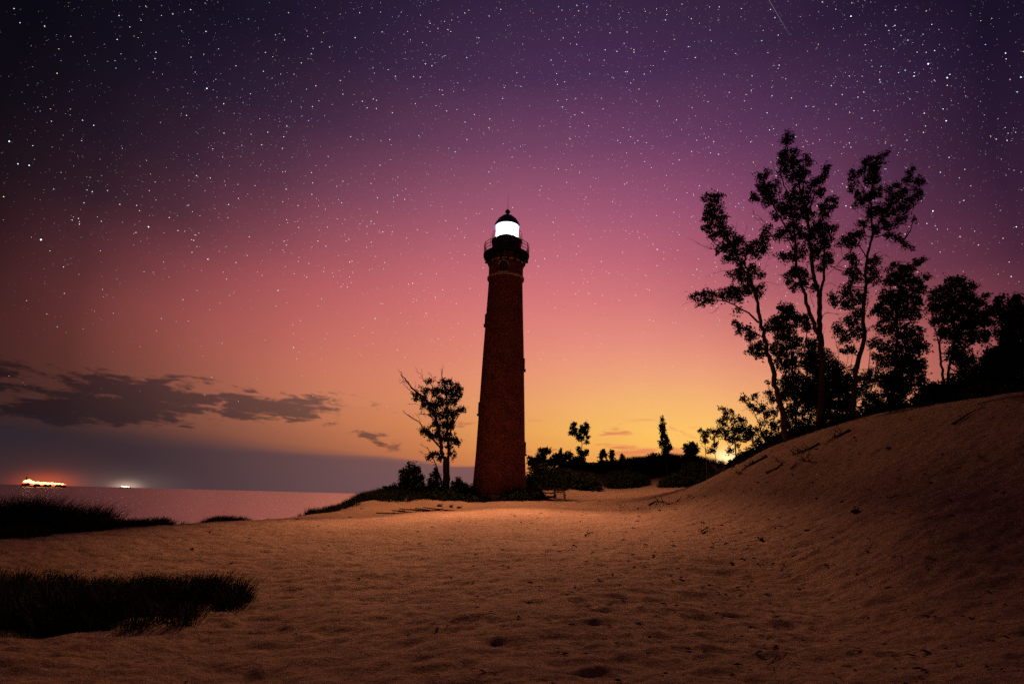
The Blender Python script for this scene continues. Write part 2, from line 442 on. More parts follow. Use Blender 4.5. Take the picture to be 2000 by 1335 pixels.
N.put(N.n('ShaderNodeOutputMaterial').inputs[0], b.outputs[0])

# ------------------------------------------------------------------ terrain
CP = [  # measured ground points: pixel x, y and the forward distance they lie at
    (1000, 1335, 6), (300, 1335, 6.5), (1700, 1335, 6), (1000, 1200, 9), (1000, 1100, 15), (1000, 1050, 23),
    (1000, 1010, 36), (1000, 1000, 41), (1000, 992, 46), (800, 1006, 41), (800, 997, 47), (700, 1009, 43), (1150, 998, 42), (1150, 989, 48), (985, 987, 50), (950, 981, 56), (550, 1011, 42), (350, 1026, 38), (200, 1036, 34), (0, 1050, 28),
    (200, 1200, 10), (0, 1300, 6.5), (0, 1180, 11), (400, 1100, 16), (700, 1080, 18), (700, 1030, 30),
    (1280, 992, 38), (1430, 912, 40), (1500, 876, 38), (1620, 836, 36), (1800, 793, 31), (2000, 764, 26),
    (1360, 952, 40), (1400, 1000, 27), (1600, 950, 24), (1800, 900, 20), (2000, 900, 16), (1600, 1150, 12), (2000, 1100, 10), (2000, 1335, 5.5),
    (1300, 1100, 14), (1150, 1010, 36), (1720, 808, 34), (1400, 1060, 18), (1800, 1020, 13),
    (1120, 978, 56), (1200, 968, 62), (1300, 955, 68), (1370, 945, 72), (1180, 938, 85), (1400, 905, 92),
    (1100, 905, 98), (1250, 897, 98), (1340, 897, 95), (1050, 925, 88), (1030, 960, 66),
    (780, 958, 60), (700, 975, 58), (870, 962, 60), (780, 992, 54), (870, 982, 55), (680, 998, 50), (590, 1008, 50),
]
WP = [  # az, distance, height
    (0, 1.5, -1.7), (90, 1.5, -1.6), (-90, 1.5, -1.75), (180, 1.5, -1.7), (-180, 1.5, -1.7),
    (-60, 6, -1.9), (60, 6, -1.3), (-90, 12, -2.0), (90, 12, 0.2), (180, 12, -1.7), (-180, 12, -1.7), (120, 12, -0.8), (-130, 12, -1.8),
    (60, 22, 3.8), (90, 25, 4.2), (130, 30, 2), (180, 40, 0), (-180, 40, 0), (-130, 40, -4), (-90, 40, -5), (-60, 34, -2.7),
    (-50, 36, -2.5), (60, 40, 6), (45, 55, 5.5), (30, 60, 4.8), (24, 75, 5.2), (60, 80, 5), (90, 80, 5), (35, 100, 5), (130, 80, 4),
    (-60, 62, -6.5), (-45, 60, -6.0), (-38, 66, -6.2), (-28, 66, -6.0), (-20, 70, -5.5), (-13, 78, -3.0), (-5, 80, -1.0), (-9, 70, 0.2), (-16, 64, -3.2),
    (-60, 90, -8), (-38, 95, -8), (-28, 95, -8), (-18, 100, -8), (-8, 110, -6.5), (0, 110, -1), (2, 95, 1.5), (-90, 80, -7.5), (-130, 80, -6),
    (8, 130, 4), (15, 140, 3.5), (30, 150, 3), (60, 150, 3), (90, 150, 3), (130, 150, 2), (180, 150, 0), (-180, 150, 0), (-1, 61, 0.15), (-3, 66, 0.2),
    (-60, 250, -12), (-40, 250, -12), (-20, 250, -12), (-5, 250, -10), (8, 250, -2), (20, 250, 1), (45, 250, 1), (90, 250, 1), (135, 250, 0), (180, 250, -4), (-180, 250, -4), (-90, 250, -12), (-130, 250, -10),
    (-60, 900, -20), (-30, 900, -20), (-5, 900, -20), (15, 900, -4), (45, 900, 0), (90, 900, 0), (180, 900, -6), (-180, 900, -6), (-120, 900, -18),
]
pts = []
for px, py, Yf in CP:
    p = at(px, py, Yf)
    pts.append((math.atan2(p.x, p.y), math.hypot(p.x, p.y), p.z))
pts += [(R(a), r, z) for a, r, z in WP]
P = np.array(pts)
KA = 2.2


def feat(a, r):
    return np.stack([a * KA, np.log(r)], -1)


PF = feat(P[:, 0], P[:, 1])


def kern(d2):
    return np.where(d2 > 1e-12, 0.5 * d2 * np.log(d2 + 1e-12), 0.0)


n = len(P)
D2 = ((PF[:, None] - PF[None]) ** 2).sum(-1)
A = np.zeros((n + 3, n + 3))
A[:n, :n] = kern(D2) + np.eye(n) * 0.001
A[:n, n] = 1; A[:n, n + 1:] = PF
A[n, :n] = 1; A[n + 1:, :n] = PF.T
WGT = np.linalg.solve(A, np.concatenate([P[:, 2], np.zeros(3)]))


def hash2(ix, iy, seed):
    h = (ix.astype(np.int64) * 374761393 + iy.astype(np.int64) * 668265263 + seed * 1442695041) & 0xffffffff
    h = ((h ^ (h >> 13)) * 1274126177) & 0xffffffff
    return ((h ^ (h >> 16)) & 0xffff) / 65535.0


def vnoise(x, y, seed=0):
    ix, iy = np.floor(x), np.floor(y)
    fx, fy = x - ix, y - iy
    fx = fx * fx * fx * (fx * (fx * 6 - 15) + 10); fy = fy * fy * fy * (fy * (fy * 6 - 15) + 10)
    a, b_ = hash2(ix, iy, seed), hash2(ix + 1, iy, seed)
    c_, d = hash2(ix, iy + 1, seed), hash2(ix + 1, iy + 1, seed)
    return (a + (b_ - a) * fx) * (1 - fy) + (c_ + (d - c_) * fx) * fy - 0.5


def height(x, y, detail=True):
    x = np.atleast_1d(np.asarray(x, float)); y = np.atleast_1d(np.asarray(y, float))
    a, r = np.arctan2(x, y), np.maximum(np.hypot(x, y), 1.0)
    out = np.empty_like(x)
    for i in range(0, len(x), 20000):
        f = feat(a[i:i + 20000], r[i:i + 20000])
        d2 = ((f[:, None] - PF[None]) ** 2).sum(-1)
        out[i:i + 20000] = kern(d2) @ WGT[:n] + WGT[n] + f @ WGT[n + 1:]
    # the ridge above the lake: nothing stands above it from the beach, and it drops to the water behind
    ad = np.degrees(a)
    xs = [-75, -60, -45, -40, -34, -28.7, -20.7, -19, -17]
    rr = np.interp(ad, xs, [40, 38, 37, 36.5, 41, 43, 45, 51, 56])
    zr = np.interp(ad, xs, [-2.7, -2.6, -2.45, -2.36, -2.37, -2.22, -1.80, -1.85, -1.45])
    cap = np.where(r < rr, zr / rr * r, zr - (r - rr) * 0.17)
    wgt = np.clip((-17.5 - ad) / 2.0, 0, 1) * np.clip((ad + 100) / 20, 0, 1)
    hh_ = 0.12
    mn = 0.5 * (out + cap - np.sqrt((out - cap) ** 2 + hh_ ** 2))
    out = np.where(wgt > 0, out * (1 - wgt) + mn * wgt, out)
    if detail:
        fade = np.clip(1.3 - r / 120, 0, 1)
        lum = vnoise(x * 0.22, y * 0.22, 1) * 0.10 * np.clip(r / 20, 0.2, 1) * np.clip(1.6 - r / 60, 0, 1)
        dim = vnoise(x * 1.1 + y * .3, y * 1.5, 2) * 0.075 + vnoise(x * 2.3 + 5, y * 3.4 + x * .6, 3) * 0.06
        dim += vnoise(x * 4.4 + y, y * 6.5, 4) * 0.035
        u_ = x * 0.94 + y * 0.34; v_ = y * 0.94 - x * 0.34
        dim += (0.5 - np.abs(vnoise(u_ * 1.3 + 9, v_ * 3.2, 6)) * 2) * 0.05 + (0.5 - np.abs(vnoise(u_ * 2.9, v_ * 6.0 + 4, 7)) * 2) * 0.022
        dim = 0.07 * np.tanh(dim / 0.07)
        out = out + (lum + dim * fade)
    return out


def hz(x, y):
    return float(height(x, y)[0])


az_in = np.linspace(R(-62), R(62), 900)
az_out = np.linspace(R(62), R(298), 120)[1:-1]
azs = np.concatenate([az_in, az_out])
rs = np.concatenate([[0.6, 1.5, 2.4, 3.2], np.exp(np.linspace(math.log(3.8), math.log(170), 560)), np.exp(np.linspace(math.log(175), math.log(6000), 40))])
AA, RR = np.meshgrid(azs, rs)
XX, YY = RR * np.sin(AA), RR * np.cos(AA)
AW = (XX.ravel(), YY.ravel())
ZZ = height(*AW)
far = RR.ravel() > 900
ZZ[far] = np.where(XX.ravel()[far] > 0, 0.0, -20.0) * 1.0
nr, na = RR.shape
V = np.stack([AW[0], AW[1], ZZ], -1)
V = np.concatenate([V, [[0, 0, -1.7]]])
idx = np.arange(nr * na).reshape(nr, na)
nx = np.roll(idx, -1, axis=1)
quads = np.stack([idx[:-1], idx[1:], nx[1:], nx[:-1]], -1).reshape(-1, 4)
tris = np.stack([np.full(na, nr * na), idx[0], nx[0]], -1)
me = bpy.data.meshes.new('sand_ground')
me.vertices.add(len(V)); me.vertices.foreach_set('co', V.astype(np.float32).ravel())
loops = np.concatenate([quads.ravel(), tris.ravel()]).astype(np.int32)
me.loops.add(len(loops)); me.loops.foreach_set('vertex_index', loops)
starts = np.concatenate([np.arange(len(quads)) * 4, len(quads) * 4 + np.arange(len(tris)) * 3]).astype(np.int32)
tot = np.concatenate([np.full(len(quads), 4), np.full(len(tris), 3)]).astype(np.int32)
me.polygons.add(len(tot)); me.polygons.foreach_set('loop_start', starts); me.polygons.foreach_set('loop_total', tot)
me.polygons.foreach_set('use_smooth', np.ones(len(tot), bool))
me.update(calc_edges=True)
me.flip_normals()
me.materials.append(M_sand)
ground = bpy.data.objects.new('ground', me); COL.objects.link(ground)
tag(ground, kind='structure')

wb = MB()
wv = []
for r in (40, 300, 3000, 60000):
    for k in range(64):
        a = k * 2 * math.pi / 64
        wv.append((r * math.sin(a), r * math.cos(a), -7.0))
wf = [tuple(range(64))[::-1]]
for i in range(3):
    for k in range(64):
        k2 = (k + 1) % 64
        wf.append((i * 64 + k, (i + 1) * 64 + k, (i + 1) * 64 + k2, i * 64 + k2)[::-1])
wb.add(wv, wf)
water = wb.build('water', M_water); tag(water, kind='structure')


def hit(px, py, y0=4.0, y1=140.0):
    """where the line of sight through a pixel meets the sand"""
    d = ray(px, py)
    ys = np.exp(np.linspace(math.log(y0), math.log(y1), 900))
    X_, Z_ = d.x / d.y * ys, d.z / d.y * ys
    h = height(X_, ys, True)
    below = np.nonzero(Z_ <= h)[0]
    i = below[0] if len(below) else len(ys) - 1
    return Vector((float(X_[i]), float(ys[i]), float(h[i])))


# ------------------------------------------------------------------ lighthouse
LB = at(975, 966, 61)
LZ = LB.z
lh = empty('lighthouse', (LB.x, LB.y, LZ), 'tall tapering red brick lighthouse with black galleries and a blazing lit lantern', 'lighthouse')
# added unseen spots without fixtures on the gallery rim, to brighten the sand


def added_spot(ang, target, energy, half, lateral, blend):
    sp = bpy.data.lights.new('added_sand_spot', 'SPOT')
    sp.energy = energy
    sp.color = (1.0, 0.45, 0.25)
    sp.spot_size = R(2 * half)
    sp.spot_blend = blend
    sp.shadow_soft_size = 0.0
    o = bpy.data.objects.new('added_sand_spot', sp); COL.objects.link(o)
    o.location = (LB.x + 2.652 * math.cos(R(ang)), LB.y + 2.652 * math.sin(R(ang)), LZ + 26.85)
    o.rotation_euler = (Vector(o.location) - Vector(target)).to_track_quat('Z', 'Y').to_euler()
    o.scale = (lateral, 1, 1)
    return o


added_spot(-92.5, (-1.5, 31.5, -1.3), 84000.0, 22, 0.88, 0.8)
added_spot(-97.5, (-5.0, 49.0, -0.6), 38000.0, 32, 1.25, 1.0)
added_spot(-62.5, (17.0, 35.0, 3.0), 12500.0, 24, 1.0, 1.0)
added_spot(7.5, (13.0, 65.0, 0.3), 24000.0, 31, 1.0, 1.0)
b = MB()
prof = [(2.82, -0.05), (2.80, 0.6)]
for h_, r_ in ((4, 2.60), (9, 2.45), (15, 2.26), (20, 2.06), (23.6, 1.93)):
    prof.append((r_, h_))
prof += [(1.93, 23.72), (2.0, 23.8), (1.97, 24.0), (1.97, 25.4), (1.9, 26.55)]
b.lathe(prof, 64); b.build('shaft', M_brick, lh)
b = MB(); b.lathe([(3.35, -1.6), (3.3, -0.15), (3.15, -0.02)], 64); b.build('foundation', M_concrete, lh)
b = MB(); b.lathe([(1.99, 23.70), (2.12, 23.74), (2.12, 23.92), (2.0, 23.98)], 64, closed=True); b.build('stone_band', M_stone, lh)
b = MB(); b.lathe([(1.96, 25.60), (2.05, 25.62), (2.05, 25.76), (1.96, 25.78)], 64, closed=True); b.build('stone_band', M_stone, lh)
NB = 16
for k in range(NB):
    a = k * 2 * math.pi / NB + 0.12
    b = MB()
    ca, sa = math.cos(a), math.sin(a)
    prof2 = [(1.93, 26.52), (2.52, 26.52), (2.52, 26.30), (2.40, 26.08), (2.22, 25.85), (2.10, 25.55), (2.06, 25.38), (1.93, 25.38)]
    vs = []
    for t in (-0.11, 0.11):
        for r_, z_ in prof2:
            vs.append((r_ * ca - t * sa, r_ * sa + t * ca, z_))
    m = len(prof2)
    fs = [tuple(range(m)), tuple(range(m, 2 * m))[::-1]] + [(i, m + i, m + (i + 1) % m, (i + 1) % m) for i in range(m)]
    b.add(vs, fs)
    b.box((2.46 * ca, 2.46 * sa, 26.18), (0.16, 0.18, 0.3), rz=a)
    b.build('bracket', M_iron, lh)


def railing(rad, z0, z1, nposts, parent, name, t=0.022, nb=0):
    b = MB()
    for k in range(nposts):
        a = k * 2 * math.pi / nposts
        x, y = rad * math.cos(a), rad * math.sin(a)
        b.tube([(x, y, z0), (x, y, z1)], t * 1.3, 6)
        b.lathe([(0.001, z1 + .10), (0.045, z1 + 0.07), (0.045, z1 + 0.01), (0.001, z1 - 0.01)], 8, c=(x, y))
    lev = 3
    for i in range(lev):
        z = z0 + (z1 - z0) * (i + 1) / lev
        b.lathe([(rad - t, z - t), (rad + t, z - t), (rad + t, z + t), (rad - t, z + t)], 64, closed=True)
    for k in range(nb):
        a = k * 2 * math.pi / nb
        x, y = rad * math.cos(a), rad * math.sin(a)
        b.tube([(x, y, z0), (x, y, z1)], 0.008, 4)
    return b.build(name, M_iron, parent)


b = MB(); b.lathe([(1.6, 26.53), (2.62, 26.53), (2.66, 26.58), (2.66, 26.78), (1.6, 26.78)], 64, closed=True); b.build('gallery_deck', M_iron, lh)
railing(2.60, 26.78, 27.95, 16, lh, 'gallery_railing', nb=72)
b = MB(); b.lathe([(1.70, 26.70), (1.70, 26.95), (1.66, 27.0), (1.66, 28.24), (1.70, 28.28), (1.70, 28.33)], 64); wr = b.build('watch_room', M_watch, lh)
b = MB()
for k in range(10):
    a = math.radians(-90 + 18) + k * 2 * math.pi / 10
    b = MB(); b.box((1.675 * math.cos(a), 1.675 * math.sin(a), 27.58), (0.05, 0.07, 1.30), rz=a)
    b.build('rib', M_iron, wr)
b = MB(); b.box((1.66 * math.cos(R(-95)), 1.66 * math.sin(R(-95)), 27.50), (0.10, 0.5, 1.44), rz=R(-95)); b.build('door', M_ironblue, wr)
b = MB(); b.lathe([(1.3, 28.34), (1.74, 28.36), (1.80, 28.40), (1.80, 28.54), (1.3, 28.56)], 64, closed=True); b.build('lantern_gallery', M_iron, lh)
railing(1.76, 28.54, 29.40, 12, lh, 'lantern_railing', 0.014)
b = MB(); b.lathe([(1.31, 28.50), (1.31, 28.88), (1.27, 28.92), (1.0, 28.92)], 48); b.build('lantern_wall', M_iron, lh)
b = MB()
rings = [28.95 + i * 0.25 for i in range(7)]
b.lathe([(1.29, z_) for z_ in rings], 20, smooth=True); b.f = b.f[:-2]; b.sm = b.sm[:-2]; b.build('lantern_glass', M_lamp, lh)
b = MB()
b.lathe([(1.20, 30.44), (1.38, 30.44), (1.46, 30.38), (1.49, 30.60), (1.44, 30.74), (1.34, 30.80), (1.22, 31.10), (1.0, 31.42), (0.72, 31.68), (0.46, 31.84), (0.24, 31.94), (0.15, 32.02), (0.13, 32.12)], 48)
for k in range(10):
    a = k * 2 * math.pi / 10 + .3
    b.tube([(r_ * math.cos(a), r_ * math.sin(a), z_ + .01) for r_, z_ in ((1.40, 30.76), (1.22, 31.10), (1.0, 31.42), (0.72, 31.68), (.46, 31.84), (.24, 31.94))], 0.02, 5)
roof = b.build('roof', M_ironblue, lh)
b = MB()
b.lathe([(0.02, 32.08), (0.14, 32.12)] + [(0.29 * math.sin(t), 32.38 - 0.29 * math.cos(t)) for t in np.linspace(0.5, 2.9, 10)] + [(0.05, 32.68), (0.03, 32.8)], 24)
b.build('vent_ball', M_iron, roof)
b = MB(); b.tube([(0, 0, 32.7), (0.0, 0.01, 33.6), (0.03, 0, 34.75)], [0.025, 0.015, 0.007], 6); b.build('lightning_rod', M_iron, roof)


def arched_window(angle, h0, rad, w, ht, hood=True):
    """window set into the curved brick face; angle 0 looks along +X"""
    g = bpy.data.objects.new('window', None); COL.objects.link(g)
    A_ = R(angle)
    ca, sa = math.cos(A_), math.sin(A_)

    def T(u, d, z):
        return ((rad + d) * ca - u * sa, (rad + d) * sa + u * ca, h0 + z)

    arc = [(w / 2 * math.cos(t), ht - w / 2 + w / 2 * math.sin(t)) for t in np.linspace(0, math.pi, 13)]
    outline = [(w / 2, 0)] + arc + [(-w / 2, 0)]

    def band(k0, k1, d0, d1, part, mat, par):
        b = MB()
        n_ = len(outline)
        ctr = (0, ht - w / 2)

        def sc_(p, k):
            zc = min(p[1], ht - w / 2)
            return (p[0] * k, zc + (p[1] - zc) * k)
        vs = []
        for p in outline:
            for k, d in ((k0, d0), (k1, d0), (k1, d1), (k0, d1)):
                q = sc_(p, k); vs.append(T(q[0], d, q[1]))
        fs = []
        for i in range(n_ - 1):
            for j in range(4):
                j2 = (j + 1) % 4
                fs.append((i * 4 + j, i * 4 + j2, (i + 1) * 4 + j2, (i + 1) * 4 + j))
        fs += [(0, 1, 2, 3), tuple((n_ - 1) * 4 + j for j in (3, 2, 1, 0))]
        b.add(vs, fs)
        return b.build(part, mat, par)
    b = MB(); b.add([T(u, 0.035, z) for u, z in outline], [tuple(range(len(outline)))])
    pane = b.build('window', M_pane, lh)
    bpy.data.objects.remove(g)
    band(0.84, 1.0, -0.1, 0.07, 'frame', M_iron, pane)
    b = MB()
    p0, p1 = T(0, 0.05, 0), T(0, 0.05, ht)
    b.tube([p0, p1], 0.02, 4)
    for zz in (0.36, 0.68):
        b.tube([T(-w / 2, 0.05, ht * zz), T(w / 2, 0.05, ht * zz)], 0.015, 4)
    b.build('glazing_bar', M_iron, pane)
    b = MB(); b.box(T(0, 0.04, -0.08), (0.28, w * 1.3, 0.12), rz=A_); b.build('sill', M_stone if hood else M_iron, pane)
    if hood:
        b = MB()
        vs = []; ts = np.linspace(-0.15, math.pi + 0.15, 17)
        for t in ts:
            for rr_, d in ((w / 2 * 1.12, 0.0), (w / 2 * 1.5, 0.0), (w / 2 * 1.5, 0.13), (w / 2 * 1.12, 0.13)):
                vs.append(T(rr_ * math.cos(t), d - 0.03 * abs(math.cos(t)), ht - w / 2 + rr_ * math.sin(t)))
        fs = []
        for i in range(len(ts) - 1):
            for j in range(4):
                j2 = (j + 1) % 4
                fs.append((i * 4 + j, i * 4 + j2, (i + 1) * 4 + j2, (i + 1) * 4 + j))
        fs += [(0, 1, 2, 3), tuple((len(ts) - 1) * 4 + j for j in (3, 2, 1, 0))]
        b.add(vs, fs); b.build('hood_arch', M_stone, pane)


arched_window(-97, 24.02, 1.97, 0.82, 1.22)
arched_window(83, 24.02, 1.97, 0.82, 1.22)
arched_window(181, 18.3, 2.13, 0.8, 1.3, False)
arched_window(-1, 13.3, 2.32, 0.8, 1.3, False)
arched_window(182, 8.3, 2.47, 0.8, 1.3, False)
arched_window(0, 4.2, 2.60, 0.8, 1.3, False)

# ------------------------------------------------------------------ trees and shrubs


def smooth_path(pts, k=4):
    pts = [Vector(p) for p in pts]
    if len(pts) < 3: 
        return [pts[0].lerp(pts[-1], i / k) for i in range(k + 1)]
    out = []
    for i in range(len(pts) - 1):
        p0 = pts[max(i - 1, 0)]; p1 = pts[i]; p2 = pts[i + 1]; p3 = pts[min(i + 2, len(pts) - 1)]
        for j in range(k):
            t = j / k
            out.append(0.5 * ((2 * p1) + (p2 - p0) * t + (2 * p0 - 5 * p1 + 4 * p2 - p3) * t * t + (3 * p1 - p0 - 3 * p2 + p3) * t ** 3))
    out.append(pts[-1])
    return out


def leaves_at(C, n_each, spread, size, rng):
    """leaf quads scattered round the clump centres C (m,3)"""
    m = len(C)
    n_ = m * n_each
    c = np.repeat(C, n_each, 0)
    d = rng.normal(size=(n_, 3)); d /= np.linalg.norm(d, axis=1)[:, None]
    sp = np.repeat(spread * rng.uniform(0.6, 1.25, m), n_each)
    ax_ = rng.normal(size=(m, 3)) * 0.75 + np.array([0, 0, 0.55]); ax_ /= np.linalg.norm(ax_, axis=1)[:, None]
    st_ = rng.uniform(0.5, 1.5, m)          # sprays stretch along their own twig
    axr = np.repeat(ax_, n_each, 0); al = (d * axr).sum(1)[:, None]
    d = d * 0.78 + axr * al * np.repeat(st_, n_each)[:, None]
    c = c + d * (rng.uniform(0, 1, n_) ** 0.42 * sp)[:, None]
    u = rng.normal(size=(n_, 3)); u /= np.linalg.norm(u, axis=1)[:, None]
    v = np.cross(u, rng.normal(size=(n_, 3))); v /= np.linalg.norm(v, axis=1)[:, None]
    s_ = (size * rng.uniform(0.6, 1.3, n_))[:, None]
    w_ = s_ * rng.uniform(0.32, 0.46, n_)[:, None]
    nrm_ = np.cross(u, v)
    return np.stack([c - u * s_ * .5, c + v * w_ + u * s_ * .06 + nrm_ * s_ * .1, c + u * s_ * .5, c - v * w_ + u * s_ * .06 + nrm_ * s_ * .1], 1)


def dead_branch(b, pts, w, rng, twigs=6, tl=1.0):
    """bare limb with side twigs, pts in local space"""
    path = smooth_path(pts, 4)
    n_ = len(path)
    b.tube(path, [w * (1 - 0.85 * i / (n_ - 1)) for i in range(n_)], 5)
    for _ in range(twigs):
        i = int(rng.uniform(0.25, 0.98) * (n_ - 1))
        t = (path[min(i + 1, n_ - 1)] - path[max(i - 1, 0)]).normalized()
        dv = Vector(rng.normal(size=3)); dv = (t * 0.9 + dv.normalized() * 0.75 + Vector((0, 0, 0.35))).normalized()
        L = tl * rng.uniform(0.35, 1.0)
        p = path[i]
        q = [p]
        for s_ in range(3):
            dv = (dv + Vector(rng.normal(size=3)) * 0.22 + Vector((0, 0, 0.1))).normalized()
            q.append(q[-1] + dv * L / 3)
        r0 = max(w * 0.35, 0.008)
        b.tube(q, [r0, r0 * .8, r0 * .55, r0 * .3], 4)
        if rng.uniform() < 0.6:
            dv2 = (dv + Vector(rng.normal(size=3)) * 0.7).normalized()
            b.tube([q[1], q[1] + dv2 * L * .3, q[1] + dv2 * L * .5 + Vector((0, 0, L * .1))], [r0 * .6, r0 * .45, r0 * .25], 4)


def plant(name, label, cat, Y, base, limbs, blobs, leaf=0.12, dens=1.0, bark=None, group=None, dead=(), crad=0.27,
          mat=None, depth=1.3, seed=1, core=0.0, name_crown='crown'):
    rng = np.random.default_rng(seed)
    bw_ = at(base[0], base[1], Y)
    z0 = hz(bw_.x, bw_.y)
    root = empty(name, (bw_.x, bw_.y, z0), label, cat, group)
    O = Vector((bw_.x, bw_.y, z0))
    px2m = Y * 1.03 / F
    b = MB()
    attach = []
    for li, L in enumerate(limbs):
        pp, w0, w1 = L[0], L[1], L[2]
        off = L[3] if len(L) > 3 else rng.uniform(-depth, depth) * (0.5 if li else 0.15)
        off0 = L[4] if len(L) > 4 else 0.0
        m_ = len(pp)
        P3 = []
        for i, (x, y) in enumerate(pp):
            t = i / max(m_ - 1, 1)
            P3.append(at(x, y, Y + off0 + (off - off0) * t) - O)
        if abs(pp[0][0] - base[0]) < 14 and abs(pp[0][1] - base[1]) < 14:
            P3[0].z = min(P3[0].z, 0.0)
            P3.insert(0, P3[0] + Vector((0, 0, -0.4)))
        path = smooth_path(P3, 4)
        for i in range(1, len(path) - 1):
            path[i] = path[i] + Vector(rng.normal(size=3)) * (w0 * px2m * 0.10)
        n_ = len(path)
        ws = [(w0 + (w1 - w0) * (i / (n_ - 1)) ** 0.8) * px2m / 2 for i in range(n_)]
        if li == 0:
            ws[0] *= 1.25
        b.tube(path, ws, 8)
        attach += path[max(1, n_ // 5):]
    if limbs:
        b.build('trunk', bark or M_bark, root)
    tw = MB()
    for dbr in dead:
        pp, w0 = dbr[0], dbr[1]
        k = dbr[2] if len(dbr) > 2 else 6
        tl = dbr[3] if len(dbr) > 3 else 0.8
        off = rng.uniform(-0.6, 0.6)
        P3 = [at(x, y, Y + off * i / len(pp)) - O for i, (x, y) in enumerate(pp)]
        dead_branch(tw, P3, w0 * px2m / 2, rng, k, tl)
    att = np.array([tuple(p) for p in attach]) if attach else np.zeros((1, 3))
    Cs = []
    for bl in blobs:
        x, y, rx, ry = bl[:4]
        dn = bl[4] if len(bl) > 4 else 1.0
        c0 = at(x, y, Y) - O
        # depth of the nearest limb, plus a spread of its own
        dxy = (att[:, 0] - c0.x) ** 2 + (att[:, 2] - c0.z) ** 2
        j = int(np.argmin(dxy))
        dy = (att[j, 1] if attach else 0.0) + rng.uniform(-0.7, 0.7) * depth
        c0 = at(x, y, Y + dy) - O
        ax, az_ = rx * px2m * 1.2, ry * px2m * 1.2
        ay = max(min(max(ax, az_), depth * 1.4), min(ax, az_))
        nC = max(3, int(dn * dens * 4.2 * (math.pi * ax * az_) / (math.pi * crad * crad)))
        d = rng.normal(size=(nC, 3)); d /= np.linalg.norm(d, axis=1)[:, None]
        rr = rng.uniform(0.1, 1, nC) ** (1 / 2.2) * rng.uniform(0.9, 1.18, nC)
        q = d * rr[:, None] * np.array([max(ax - crad * .5, ax * .4), ay, max(az_ - crad * .5, az_ * .4)])
        q = q + np.array(tuple(c0))
        Cs.append(q)
        for p in q[:: (3 if len(q) > 6 else 1)]:
            if attach:
                dd = ((att - p) ** 2).sum(1) + (np.maximum(att[:, 2] - p[2], 0) * 1.5) ** 2
                a_ = Vector(att[int(np.argmin(dd))])
                pv = Vector(p)
                if (a_ - pv).length < 3.2:
                    midp = a_.lerp(pv, 0.5) + Vector((0, 0, -0.06)) + Vector(rng.normal(size=3)) * 0.08
                    wr_ = 0.012 + 0.008 * (a_ - pv).length
                    tw.tube([a_, midp, pv], [wr_, wr_ * .7, wr_ * .35], 4, cap=False)
    if Cs:
        C = np.concatenate(Cs)
        C[:, 2] = np.maximum(C[:, 2], 0.05)
        Q = leaves_at(C, int(38 * (0.12 / leaf) * (crad / 0.28) ** 1.5), crad, leaf, rng)
        co = polys_np(name_crown, Q, mat or M_leaf, root)
        if tw.v:      # the fine twigs belong to the crown they carry
            import bmesh
            bm = bmesh.new(); bm.from_mesh(co.data)
            vs = [bm.verts.new(v) for v in tw.v]
            for f_ in tw.f:
                try:
                    fc = bm.faces.new([vs[i] for i in f_]); fc.material_index = 1
                except ValueError:
                    pass
            bm.to_mesh(co.data); bm.free()
            co.data.materials.append(bark or M_bark)
    return root


